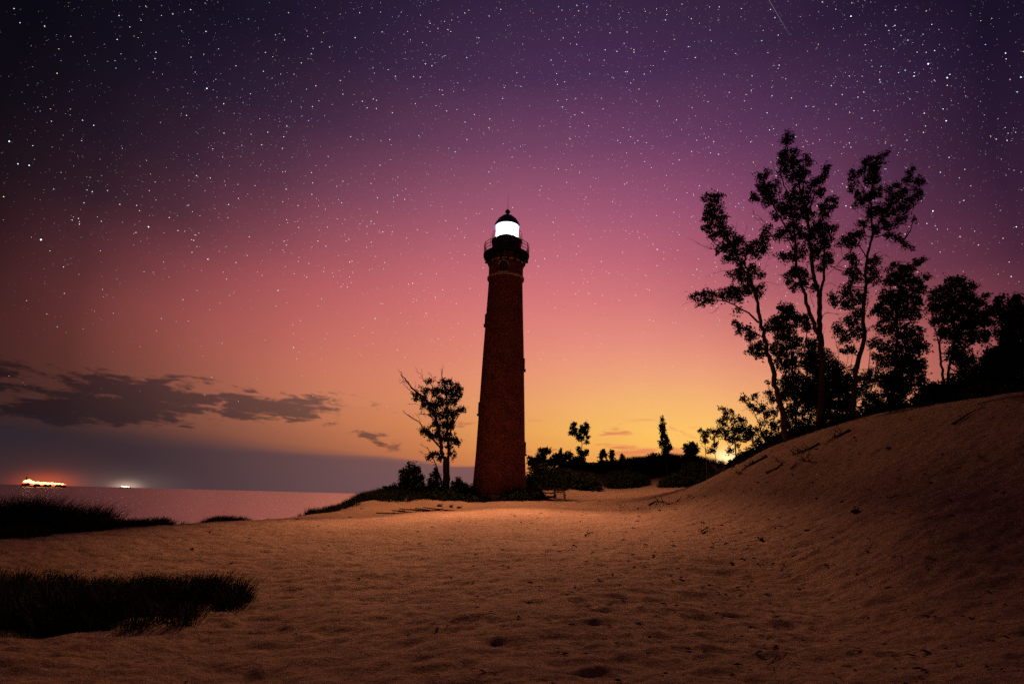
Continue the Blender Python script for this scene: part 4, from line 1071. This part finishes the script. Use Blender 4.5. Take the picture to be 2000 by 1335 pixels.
def mound_shrub(name, label, px, py, Y, w_px, h_px, seed, leaf=0.16, mat=None, n=None, grp=None, crad=.34, ry=None):
    """low spreading shrub: a dome of leaf sprays over short crooked stems"""
    rng = np.random.default_rng(seed)
    c = at(px, py, Y)
    z0 = hz(c.x, c.y)
    px2m = Y * 1.02 / F
    rx, rz = w_px * px2m / 2, h_px * px2m
    ry = ry or max(rx * 0.55, 1.0)
    root = empty(name, (c.x, c.y, z0), label, 'shrub', grp)
    n = n or int(34 * rx * (ry + rz) / (crad / .34) ** 2)
    u = rng.uniform(-1, 1, (n * 2, 2)); u = u[(u ** 2).sum(1) < 1][:n]
    x = u[:, 0] * rx; y = u[:, 1] * ry
    lump = 0.75 + 0.6 * vnoise(x * 0.9 + seed, y * 0.9, seed)
    top = rz * np.sqrt(np.maximum(1 - (u ** 2).sum(1), 0)) * lump
    zz = top * rng.uniform(0.0, 1, len(u)) ** 0.6
    g = height(c.x + x, c.y + y, False) - z0
    C = np.stack([x, y, g + zz], -1)
    Q = leaves_at(C, int(30 * 0.14 / leaf), crad, leaf, rng)
    polys_np('foliage', Q, mat or M_needle, root)
    b = MB()
    for _ in range(14):
        i = int(rng.integers(len(C)))
        t = Vector(C[i]); s_ = Vector((t.x * .04, t.y * .04, -.05))
        b.tube([s_, s_.lerp(t, .5) + Vector(rng.normal(size=3)) * .1, t], [.04, .025, .01], 5)
    b.build('stems', M_bark, root)
    return root


mound_shrub('spreading_shrub', 'dark spreading shrub pressed against the right foot of the tower', 1020, 980, 56.5, 84, 25, 51)
mound_shrub('spreading_shrub', 'low dark bush under the half-dead tree', 872, 979, 57.5, 90, 20, 52)
mound_shrub('spreading_shrub', 'low bush at the left edge of the tower foundation', 921, 979, 57.0, 34, 13, 53, ry=1.2)
mound_shrub('spreading_shrub', 'tiny ragged bush in front of the pale tower foundation', 945, 979, 57.0, 26, 7, 54, ry=.6)
mound_shrub('wide_shrub', 'wide dark thicket just behind the rail fence, right of the tower', 1060, 955, 68, 90, 48, 55, leaf=.2)
mound_shrub('wide_shrub', 'dark thicket tapering right to a point above the sand path', 1125, 950, 70, 98, 42, 56, leaf=.2)
mound_shrub('wide_shrub', 'dark thicket at the right side of the sand path', 1225, 943, 76, 84, 40, 57, leaf=.2)
mound_shrub('wide_shrub', 'broad dark thicket ending against the right-hand dune slope', 1345, 940, 72, 112, 44, 58, leaf=.2)
mound_shrub('wide_shrub', 'dark thicket in the middle of the far green dune', 1275, 934, 82, 92, 46, 59, leaf=.22)
mound_shrub('wide_shrub', 'small bush in the notch between the path and the skyline trees', 1190, 916, 92, 50, 14, 60, leaf=.22)
mound_shrub('wide_shrub', 'low bush on the skyline below the forked open crown', 1140, 912, 90, 90, 14, 61, leaf=.22)
mound_shrub('wide_shrub', 'low bush on the skyline under the thin saplings', 1385, 902, 66, 46, 20, 62, leaf=.18)
mound_shrub('wide_shrub', 'low bush at the foot of the spreading sapling', 1465, 893, 42, 90, 17, 63, leaf=.13, crad=.24, ry=1.4)
mound_shrub('wide_shrub', 'matted brush under the leaning tree', 1545, 862, 39, 100, 28, 64, leaf=.13, crad=.24, ry=1.4)
mound_shrub('wide_shrub', 'matted brush round the feet of the tallest and bent trunks', 1640, 832, 38, 120, 28, 65, leaf=.13, crad=.24, ry=1.4)
mound_shrub('wide_shrub', 'matted brush below the dense full-leaved tree', 1740, 806, 36, 110, 26, 66, leaf=.13, crad=.24, ry=1.4)
mound_shrub('wide_shrub', 'crest brush running off the right edge of the photo', 1960, 772, 30, 160, 26, 67, leaf=.13, crad=.24, ry=1.6)


# ------------------------------------------------------------------ grass (uncountable blades)
def blades(name, label, areas, count, hgt_, width, seed, mat=None):
    """areas: (x, y, rx, ry, weight) ellipses on the ground"""
    rng = np.random.default_rng(seed)
    ws = np.array([a[4] * a[2] * a[3] for a in areas]); ws /= ws.sum()
    out = []
    for a, wgt in zip(areas, ws):
        k = int(count * wgt)
        t = rng.uniform(0, 2 * math.pi, k); rr = rng.uniform(0, 1, k) ** 0.55
        # tussocks: pull blades to a few hundred centres
        nt = max(4, int(k / 45))
        tt = rng.uniform(0, 2 * math.pi, nt); tr = rng.uniform(0, 1, nt) ** 0.5
        jit = 1 + 0.25 * np.sin(tt * 3 + seed) + 0.15 * np.sin(tt * 7 + 2 * seed)
        cx_, cy_ = a[0] + np.cos(tt) * tr * a[2] * jit, a[1] + np.sin(tt) * tr * a[3] * jit
        own = rng.integers(nt, size=k)
        x = cx_[own] + rng.normal(size=k) * 0.10 * (hgt_ / .6); y = cy_[own] + rng.normal(size=k) * 0.10 * (hgt_ / .6)
        hh = hgt_ * rng.uniform(0.45, 1.15, k) * (1.0 - 0.45 * tr[own] ** 3)
        z = height(x, y, True) - 0.03
        dxy = np.stack([x - cx_[own], y - cy_[own]], -1) / (0.12 * (hgt_ / .6))
        lean = dxy * 0.28 + rng.normal(size=(k, 2)) * 0.16 + np.array([0.10, -0.03])
        p0 = np.stack([x, y, z], -1)
        L = hh[:, None]
        p1 = p0 + np.concatenate([lean * 0.45, np.full((k, 1), 0.58)], 1) * L
        p2 = p0 + np.concatenate([lean * 1.25, np.full((k, 1), 0.95)], 1) * L
        ang = rng.uniform(0, math.pi, k)
        sv = np.stack([np.cos(ang), np.sin(ang), np.zeros(k)], -1) * width * rng.uniform(.6, 1.3, k)[:, None] / 2
        out.append(np.stack([p0 - sv, p0 + sv, p1 + sv * .8, p1 - sv * .8], 1))
        out.append(np.stack([p1 - sv * .8, p1 + sv * .8, p2 + sv * .12, p2 - sv * .12], 1))
    o = polys_np(name, np.concatenate(out), mat or M_grass)
    tag(o, label, 'grass', kind='stuff')
    return o


def on(px, py, Y):
    p = at(px, py, Y); return p.x, p.y


def area(px, py, Y, wpx, ry, wt=1.0):
    x, y = on(px, py, Y)
    return (x, y, wpx / 2 * Y * 1.02 / F, ry, wt)


# big near patch lower left
gA = [area(110, 1246, 9.3, 360, 1.0, 1.0), area(150, 1215, 10.6, 330, 1.7, 1.0), area(-60, 1215, 10.4, 340, 2.0, 1), area(330, 1205, 11.2, 240, 1.0, 1.0), area(415, 1195, 11.6, 110, .5, .5)]
gA += [(a[0], a[1], a[2] * 1.3, a[3] * 1.45, .07) for a in list(gA)]
blades('beach_grass', 'large dark patch of beach grass in the lower left sand', gA, 30000, 0.5, 0.012, 71)
blades('beach_grass', 'wide grass clump on the lake side, right of the shaggy hump', [area(40, 1065, 26, 150, 1.6, 1.3), area(130, 1068, 26, 110, 1.2, 1.3), (on(-60, 1060, 26) + (2.4, 2.0, 1)), area(180, 1072, 25, 50, .8, .6)], 14000, 1.25, 0.022, 73)
blades('beach_grass', 'tallest shaggy hump of grass, at the far left edge under the orange ship', [area(25, 1062, 25.5, 130, 1.1, 1.0)], 6000, 1.75, 0.022, 70)
blades('beach_grass', 'long low strip of grass on the sand ridge above the water', [area(275, 1045, 33, 130, 1.0, 1.0), area(225, 1046, 32, 60, .7, 1)], 5000, 0.62, 0.02, 74)
blades('beach_grass', 'short separate strip of grass on the ridge nearest the grass mound', [area(428, 1034, 36, 78, .9, 1.0)], 3200, 0.5, 0.02, 75)
blades('beach_grass', 'small dark grass spot on the sand at the left edge', [area(25, 1092, 19.5, 80, .8, 1.0)], 1800, 0.45, 0.014, 76)
gM = [area(640, 992, 53, 90, 1.6, 1.2), area(700, 986, 56, 110, 2.2, 1.2), area(760, 978, 58, 120, 2.6, 1.2), area(830, 975, 58.5, 120, 2.2, 1.1), area(890, 976, 58, 80, 1.8, 1.0), area(600, 1003, 50.5, 50, .8, .9)]
blades('beach_grass', 'grassy mound sloping to the lake left of the half-dead tree', gM, 34000, 0.75, 0.03, 77)
gR = [area(1235, 915, 93, 110, 3.0, 1), area(1300, 905, 93, 130, 3.0, 1), area(1350, 905, 90, 90, 2.5, 1), area(1290, 925, 84, 200, 3.0, .6), area(1225, 938, 79, 70, 2.0, .6), area(1080, 935, 78, 120, 4.0, .6)]
blades('beach_grass', 'tall dune grass along the skyline of the far dune right of the path', gR, 30000, 1.25, 0.035, 78)
gC = [area(1500, 880, 38.5, 150, .5, .8), area(1600, 845, 37, 130, .5, .8), area(1700, 820, 35, 100, .5, .8), area(1830, 792, 32, 200, .5, .8), area(1960, 775, 28.5, 160, .5, .8)]
blades('beach_grass', 'thin fringe of grass and roots along the right-hand dune crest', gC, 6000, 0.35, 0.015, 79)


# ------------------------------------------------------------------ timber by the tower
fp = hit(1062, 974, 40); fx, fy = fp.x, 58.5
o = on(1083, 972, 58.5)
fence = empty('rail_fence', (o[0], o[1], hz(o[0], o[1])), 'low weathered wooden rail fence beside the tower shrub', 'fence')
b = MB(); b.box((0, 0, 0.48), (0.16, 0.16, 1.3)); b.build('post', M_wood, fence)
b = MB(); b.box((-1.25, 0.1, 0.48), (0.14, 0.14, 1.2)); b.build('post', M_wood, fence)
b = MB(); b.box((-2.5, 0.2, 0.48), (0.14, 0.14, 1.2)); b.build('post', M_wood, fence)
for z_, h_ in ((0.93, 0.12), (0.50, 0.12), (0.12, 0.2)):
    b = MB(); b.box((-1.25, -0.09 + .1, z_), (2.5, 0.05, h_), rz=-0.08); b.build('rail', M_wood, fence)
o = on(1094, 973, 58.0)
bench = empty('wooden_bench', (o[0], o[1], hz(o[0], o[1])), 'small slatted wooden bench at the end of the rail fence', 'bench', rz=0.12)
b = MB()
for i in range(4):
    b.box((0, -0.25 + i * 0.14, 0.45), (1.0, 0.11, 0.04))
b.build('seat', M_wood, bench)
b = MB()
for i in range(3):
    b.box((0, 0.3 + i * .03, 0.62 + i * 0.15), (1.0, 0.03, 0.11), rx=-0.2)
b.build('backrest', M_wood, bench)
for x_ in (-.46, .46):
    b = MB(); b.box((x_, -.24, .21), (.08, .08, .46)); b.build('leg', M_wood, bench)
    b = MB(); b.box((x_, .27, .45), (.08, .08, .95)); b.build('leg', M_wood, bench)
    b = MB(); b.box((x_, 0, .64), (.07, .58, .05)); b.build('armrest', M_wood, bench)
o = on(1105, 975, 56.5)
b = MB(); b.box((0, 0, 0.05), (2.2, 0.25, 0.09), rz=0.06)
pl = b.build('wooden_plank', M_wood, loc=(o[0], o[1], hz(o[0], o[1]))); tag(pl, 'grey plank lying on the sand in front of the bench', 'plank')


# ------------------------------------------------------------------ driftwood, roots and litter on the sand
def branch_obj(name, label, cat, pxs, w_px, seed, twigs=4, tl=.5, lift=0.03, group=None):
    rng = np.random.default_rng(seed)
    H = [hit(x, y) for x, y in pxs]
    O = H[0]
    Yd = O.y
    b = MB()
    P3 = [p - O + Vector((0, 0, lift + rng.uniform(0, .04))) for p in H]
    dead_branch(b, P3, w_px / 2 * Yd / F, rng, twigs, tl)
    o = b.build(name, M_drift, loc=tuple(O))
    return tag(o, label, cat, group)


branch_obj('bent_root', 'thick bent root lying on the slope below the leaning tree', 'root', [(1496, 926), (1515, 917), (1526, 908), (1522, 903), (1512, 901)], 5, 81, 5, .5)
branch_obj('straight_stick', 'straight dark stick on the slope right of the bent root', 'stick', [(1545, 918), (1556, 910), (1567, 903)], 3.5, 82, 3, .4)
branch_obj('tangled_root', 'tangle of twigs and roots high on the slope below the bent trunk', 'root', [(1562, 900), (1578, 902), (1592, 907)], 4, 83, 10, .7)
branch_obj('long_root', 'long dark root running down the crest below the spreading sapling', 'root', [(1498, 893), (1475, 905), (1455, 917), (1440, 930)], 6, 84, 8, .6)
branch_obj('crest_root', 'exposed root mat on the crest below the tallest tree', 'root', [(1600, 868), (1580, 878), (1562, 886), (1548, 892)], 5, 85, 12, .6)
branch_obj('crest_root', 'exposed dark root trailing under the bent trunk', 'root', [(1660, 842), (1640, 852), (1628, 858), (1612, 872)], 5, 86, 10, .6)
branch_obj('driftwood_branch', 'arched dark driftwood branch where the slope meets the flat sand', 'driftwood', [(1268, 988), (1280, 981), (1292, 980), (1300, 984)], 4, 87, 7, .6)
branch_obj('driftwood_branch', 'small branching twig right of the arched driftwood', 'driftwood', [(1300, 984), (1312, 985), (1330, 978)], 2.5, 88, 6, .5)
branch_obj('driftwood_branch', 'short curved stick half buried in the middle of the sand', 'driftwood', [(1143, 1048), (1150, 1044), (1160, 1043)], 3.5, 89, 4, .25)
branch_obj('driftwood_branch', 'thin bowed stick on the slope above the dark wood chunk', 'driftwood', [(1730, 972), (1745, 975), (1772, 966)], 2.0, 90, 2, .2)
branch_obj('driftwood_branch', 'short forked twig on the mid slope', 'driftwood', [(1370, 1041), (1378, 1036), (1386, 1034)], 3, 91, 3, .2)
branch_obj('driftwood_branch', 'upright twig poking from the near sand', 'driftwood', [(817, 1290), (819, 1284), (818, 1279)], 2.5, 92, 1, .1, lift=.05)
branch_obj('driftwood_branch', 'thin crooked twig near the bottom right corner', 'driftwood', [(1500, 1312), (1518, 1300), (1536, 1290)], 2.5, 93, 3, .15)
branch_obj('driftwood_branch', 'bare root high on the dune below the dark rounded shrub', 'driftwood', [(1860, 830), (1880, 820), (1900, 806), (1925, 796)], 5, 94, 8, .5)


def chunk(name, label, px, py, w_px, h_px, seed, cat='driftwood', mat=None):
    rng = np.random.default_rng(seed)
    p = hit(px, py)
    s_ = p.y / F
    b = MB()
    prof = []
    seg, rg = 10, 7
    vs = []; fs = []
    L = w_px * s_
    Hh = h_px * s_
    for i in range(rg):
        t = i / (rg - 1)
        rr = Hh * (0.25 + math.sin(math.pi * min(max(t, .08), .92))) * .6
        for k in range(seg):
            a = k * 2 * math.pi / seg
            q = rr * (1 + rng.uniform(-.22, .22))
            vs.append(((t - .5) * L, q * math.cos(a), q * math.sin(a) * .8 + Hh * .25 + .08 * L * math.sin(t * 5)))
    for i in range(rg - 1):
        for k in range(seg):
            k2 = (k + 1) % seg
            fs.append((i * seg + k, i * seg + k2, (i + 1) * seg + k2, (i + 1) * seg + k))
    fs += [tuple(range(seg))[::-1], tuple((rg - 1) * seg + k for k in range(seg))]
    b.add(vs, fs, True)
    b.tube([(L * .2, 0, Hh * .4), (L * .45, 0.02, Hh * .9), (L * .62, .05, Hh * 1.2)], [Hh * .2, Hh * .14, Hh * .06], 5)
    o = b.build(name, mat or M_drift, loc=tuple(p))
    o.rotation_euler = (0, 0, rng.uniform(-.3, .3))
    return tag(o, label, cat)


chunk('wood_chunk', 'dark chunk of wood alone on the right-hand slope', 1671, 1001, 16, 8, 101)
chunk('wood_chunk', 'dark lump of wood on the sand nearest the tower shrubs, left of two others', 859, 989, 11, 5, 102)
chunk('wood_chunk', 'middle of three dark wood lumps on the sand left of the tower', 881, 991, 7, 5, 103)
chunk('wood_chunk', 'flattest wood lump, nearest to the tower foundation', 897, 992, 10, 4, 104)
chunk('wood_chunk', 'small dark lump on the crest slope right of the tangled roots', 1736, 877, 12, 4, 105)
chunk('wood_chunk', 'small dark lump on the lower slope below the forked twig', 1487, 1056, 9, 6, 106)
# flat heap of wreckage boards beside the grass mound
p = hit(812, 999)
heap = empty('driftwood_heap', tuple(p), 'flat heap of dark weathered boards at the edge of the grass mound', 'driftwood')
rng = np.random.default_rng(110)
for i in range(9):
    b = MB()
    L_ = rng.uniform(.9, 2.3)
    b.box((0, 0, 0), (L_, rng.uniform(.16, .34), .07), rz=rng.uniform(-.5, .5), ry=rng.uniform(-.1, .1))
    q = b.build('board', M_drift, heap)
    xx = -1.7 + 3.6 * i / 8 + rng.uniform(-.2, .2); yy = -.5 + .20 * i + rng.uniform(-.2, .2)
    q.location = (xx, yy, hz(p.x + xx, p.y + yy) - p.z + .08 + (.10 if i % 2 else 0))

# scattered bark, twigs and shells: nobody could count them
rng = np.random.default_rng(120)
Q = []
k = 2600
a_ = rng.uniform(-0.75, 0.75, k); r_ = np.exp(rng.uniform(math.log(5), math.log(60), k))
x_ = r_ * np.sin(a_); y_ = r_ * np.cos(a_)
keep = (x_ > -9 - y_ * .25)
slope_w = np.clip((x_ / np.maximum(y_, 1)) * 1.6 + .35, .12, 1)
keep &= rng.uniform(0, 1, k) < slope_w
x_, y_, r_ = x_[keep], y_[keep], r_[keep]
z_ = height(x_, y_) + 0.012
m_ = len(x_)
L_ = (0.0022 * r_ + .012) * rng.uniform(.5, 2.0, m_) ** 1.2
W_ = L_ * rng.uniform(.12, .4, m_)
an = rng.normal(size=m_) * .7
e1 = np.stack([np.cos(an), np.sin(an), rng.normal(size=m_) * .15], -1) * L_[:, None]
e2 = np.stack([-np.sin(an), np.cos(an), np.zeros(m_)], -1) * W_[:, None]
up_ = np.array([0, 0, 1]) * (W_ * .9)[:, None]
c_ = np.stack([x_, y_, z_], -1)
Q = [np.stack([c_ - e1, c_ - e2, c_ + e1, c_ + up_], 1), np.stack([c_ - e1, c_ + up_, c_ + e1, c_ + e2], 1)]
o = polys_np('beach_litter', np.concatenate(Q), M_drift)
tag(o, 'scattered bark chips and twigs over the sand', 'litter', kind='stuff')


# ------------------------------------------------------------------ ships on the lake
M_hull = material('ship_hull', (0.10, 0.03, 0.025), 0.6, vscale=.05)
M_deck = material('ship_paint', (0.5, 0.45, 0.4), 0.6, vscale=.05)
M_flood = emissive('deck_floodlight', (1.0, 0.50, 0.16), 5.0, False)
M_red = emissive('ship_red_light', (1.0, 0.10, 0.02), 3.0, False)
M_white = emissive('ship_white_light', (1.0, 0.85, 0.62), 4.0, False)


def ship(name, label, px, D, L, H, lamps, seed):
    d = ray(px, 945); d.z = 0; d.normalize()
    loc = d * D
    g = empty(name, (loc.x, loc.y, -7.0), label, 'ship', rz=math.atan2(d.y, d.x) - math.pi / 2)
    W = L * .11
    deck = H * .42
    b = MB()
    st = []
    for i in range(13):
        t = i / 12
        wd = W / 2 * min(1, math.sin(math.pi * (0.06 + .9 * min(max(t, .0), 1))) * 2.4)
        sheer = deck + H * .05 * (2 * t - 1) ** 2
        x = (t - .5) * L
        st += [(x, -wd, sheer), (x, -wd * .9, -1.5), (x, wd * .9, -1.5), (x, wd, sheer)]
    fs = []
    for i in range(12):
        for j in range(4):
            j2 = (j + 1) % 4
            fs.append((i * 4 + j, i * 4 + j2, (i + 1) * 4 + j2, (i + 1) * 4 + j))
    fs += [(0, 1, 2, 3), (51, 50, 49, 48)]
    b.add(st, fs); b.build('hull', M_hull, g)
    b = MB()
    b.box((-L * .36, 0, deck + H * .16), (L * .17, W * .85, H * .32)); b.box((-L * .37, 0, deck + H * .38), (L * .11, W * .7, H * .16))
    cb_ = b.build('deckhouse', M_deck, g)
    b = MB(); b.box((L * .38, 0, deck + H * .1), (L * .10, W * .7, H * .2)); b.build('forecastle', M_deck, g)
    for zf in (.07, .15, .23):
        b = MB()
        for k in range(9):
            b.box((-L * .36 + (k - 4) * L * .018, -W * .43, deck + H * zf), (L * .012, .5, H * .05))
        b.build('window_row', M_white, cb_)
    b = MB(); b.tube([(-L * .42, 0, deck + H * .3), (-L * .43, 0, deck + H * .68)], [W * .16, W * .13], 12); b.build('funnel', M_hull, g)
    b = MB()
    for x in np.linspace(-.22, .30, 7):
        b.box((L * x, 0, deck + H * .06), (L * .055, W * .6, H * .08))
    b.build('hatch', M_deck, g)
    for k, x in enumerate((-.2, .0, .2, .40)):
        b = MB(); b.tube([(L * x, 0, deck), (L * x, 0, deck + H * .45)], H * .012, 5); b.build('mast', M_deck, g)
    for (x, z, s_, mt) in lamps:
        b = MB()
        b.lathe([(0.01, -.5), (.35, -.35), (.5, 0), (.35, .35), (.01, .5)], 8)
        q = b.build('floodlight', mt, g)
        q.location = (L * x, -W * .52, deck + H * (z - .06)); q.scale = (L * s_ * 1.8, W * .25, H * s_ * 4.2)
    return g


fl = [(-.42, .22, .07, M_flood), (-.36, .30, .07, M_flood), (-.30, .18, .07, M_flood), (-.24, .10, .06, M_flood), (-.16, .12, .06, M_flood), (-.08, .06, .06, M_flood), (0, .10, .06, M_flood), (.08, .05, .06, M_flood), (.16, .09, .055, M_flood), (.24, .04, .05, M_flood), (.32, .06, .045, M_flood), (.40, .03, .04, M_flood), (-.46, .08, .05, M_red), (.46, .0, .04, M_red), (-.05, -.1, .05, M_red), (.2, -.12, .05, M_red), (-.28, -.1, .05, M_red)]
ship('cargo_ship', 'brightly floodlit orange cargo ship on the lake horizon at the far left', 87, 3000, 140, 34, fl, 1)
ship('distant_ship', 'tiny white-lit ship on the horizon right of the orange one', 246, 9000, 120, 30, [(-.3, .3, .10, M_white), (-.1, .15, .10, M_white), (.1, .12, .10, M_white), (.3, .08, .08, M_white)], 2)

# ------------------------------------------------------------------ stars
rng = np.random.default_rng(200)
RS = 30000.0
PX = RS / 569.0      # width of one render pixel at the star shell


def star_mesh(name, dirs, sizes, cols, elong=None):
    nS = len(dirs)
    c = dirs * RS
    ref = np.tile(np.array([[0.0, 0.0, 1.0]]), (nS, 1))
    e1 = np.cross(dirs, ref); e1 /= np.linalg.norm(e1, axis=1)[:, None]
    e2 = np.cross(dirs, e1)
    s_ = sizes[:, None]
    V = np.stack([c + e1 * s_, c - e1 * s_, c + e2 * s_, c - e2 * s_, c + dirs * s_, c - dirs * s_], 1).reshape(-1, 3)
    base = np.array([(0, 2, 4), (2, 1, 4), (1, 3, 4), (3, 0, 4), (2, 0, 5), (1, 2, 5), (3, 1, 5), (0, 3, 5)])
    Fc = (base[None] + (np.arange(nS) * 6)[:, None, None]).reshape(-1)
    me = bpy.data.meshes.new(name)
    me.vertices.add(len(V)); me.vertices.foreach_set('co', V.astype(np.float32).ravel())
    me.loops.add(len(Fc)); me.loops.foreach_set('vertex_index', Fc.astype(np.int32))
    npoly = len(Fc) // 3
    me.polygons.add(npoly)
    me.polygons.foreach_set('loop_start', (np.arange(npoly) * 3).astype(np.int32))
    me.polygons.foreach_set('loop_total', np.full(npoly, 3, np.int32))
    me.update(calc_edges=True)
    at_ = me.color_attributes.new('starlight', 'FLOAT_COLOR', 'POINT')
    cc = np.concatenate([np.repeat(cols, 6, 0), np.ones((nS * 6, 1))], 1).astype(np.float32)
    at_.data.foreach_set('color', cc.ravel())
    m = bpy.data.materials.new('starlight'); m.use_nodes = True
    N = NT(m.node_tree)
    a = N.n('ShaderNodeAttribute', attribute_name='starlight')
    e = N.n('ShaderNodeEmission'); N.put(e.inputs[0], a.outputs['Color']); e.inputs[1].default_value = 1.0
    N.put(N.n('ShaderNodeOutputMaterial').inputs[0], e.outputs[0])
    m.cycles.emission_sampling = 'NONE'
    me.materials.append(m)
    o = bpy.data.objects.new(name, me); COL.objects.link(o)
    return tag(o, kind='structure')


nS = 100000
zz = rng.uniform(math.sin(R(7)), 1.0, nS); aa = rng.uniform(-1.25, 1.25, nS)
elev = np.degrees(np.arcsin(zz))
# the photograph's star field thickens up and to the right of the tower
dn = vnoise(aa * 6 + 3, elev * .12, 5) + .5
fwd = np.cos(aa) * np.sqrt(1 - zz ** 2) * math.cos(PITCH) + zz * math.sin(PITCH)
keep = rng.uniform(0, 1, nS) < np.clip((elev - 4) / 16, 0.05, 1) * (0.45 + 0.75 * dn) * np.clip(0.85 + aa * .35, .5, 1.2) * np.clip(fwd, 0.05, 1) ** 2.5
zz, aa, elev = zz[keep], aa[keep], elev[keep]
dirs = np.stack([np.sin(aa) * np.sqrt(1 - zz ** 2), np.cos(aa) * np.sqrt(1 - zz ** 2), zz], -1)
k = len(zz)
mag = rng.pareto(1.9, k)
size = np.clip(0.16 + 0.03 * mag, 0.16, 0.38) * PX
bri = np.clip(0.17 + 0.32 * mag, .12, 1.5)
bri = bri * np.clip((elev - 2) / 20, .5, 1)
tint_ = rng.uniform(0, 1, k)[:, None]
colr = np.where(tint_ < .55, np.array([[1.0, .90, .95]]), np.where(tint_ < .85, np.array([[.72, .82, 1.1]]), np.array([[1.1, .72, .5]])))
br_px = [(80, 468, 1.5, 0), (290, 443, 1.3, 0), (18, 276, 1.2, 0), (35, 320, 1.0, 0), (57, 323, 1.1, 0), (404, 173, 1.2, 0), (437, 203, 1, 1), (806, 553, 1.1, 1), (573, 678, .9, 0), (776, 683, .9, 1), (543, 567, 1, 0),
         (406, 506, 1.1, 0), (124, 521, .8, 0), (198, 432, .8, 0), (234, 399, .9, 1), (7, 384, .9, 1), (183, 245, .9, 0), (434, 670, .7, 1), (413, 736, .7, 1), (1813, 125, 1.4, 0), (1850, 152, 1.2, 0), (1848, 236, 1.1, 0), (1842, 213, .9, 0), (1662, 32, 1.2, 0),
         (1748, 50, .9, 1), (1822, 412, 1.2, 0), (1964, 104, 1.0, 0), (1994, 151, 1.1, 0), (1652, 402, 1.0, 0), (1718, 156, .9, 1), (1687, 180, .9, 1), (1985, 443, 1, 0), (1975, 540, .9, 0), (384, 343, .9, 0), (210, 372, .8, 0), (170, 371, .7, 0),
         (831, 125, .9, 0), (685, 267, .8, 0), (1074, 832, .6, 1), (1081, 829, .6, 1), (1173, 823, .6, 1), (1069, 552, .7, 1), (1068, 420, .7, 0), (900, 395, .8, 0), (200, 565, .7, 0), (155, 433, .7, 0), (1454, 197, .8, 0), (1448, 17, .8, 0), (1786, 142, .8, 0), (1755, 142, .8, 0),
         (1601, 273, .7, 0), (1645, 185, .8, 0), (1252, 300, .7, 0), (1240, 690, .6, 1), (1100, 700, .6, 1), (535, 830, .5, 1)]
D2_ = np.array([tuple(ray(x, y).normalized()) for x, y, s_, t in br_px])
S2 = np.array([0.42 * s_ for x, y, s_, t in br_px]) * PX
C2 = np.array([(np.array([1.0, .72, .50]) if t else np.array([.75, .88, 1.15])) * 1.9 * s_ for x, y, s_, t in br_px])
star_mesh('sky_stars', np.concatenate([dirs, D2_]), np.concatenate([size, S2]), np.concatenate([colr * bri[:, None], C2]))
# the meteor caught at the top of the sky
p0, p1 = ray(1497, -8).normalized() * RS, ray(1543, 70).normalized() * RS
b = MB(); b.tube([p0 - p0, (p1 - p0) * .6, p1 - p0], [9, 8, 2], 5)
mt = b.build('meteor', emissive('meteor_glow', (.55, .45, .6), .3, False), loc=tuple(p0))
tag(mt, 'faint thin meteor streak high in the starry sky', 'meteor')
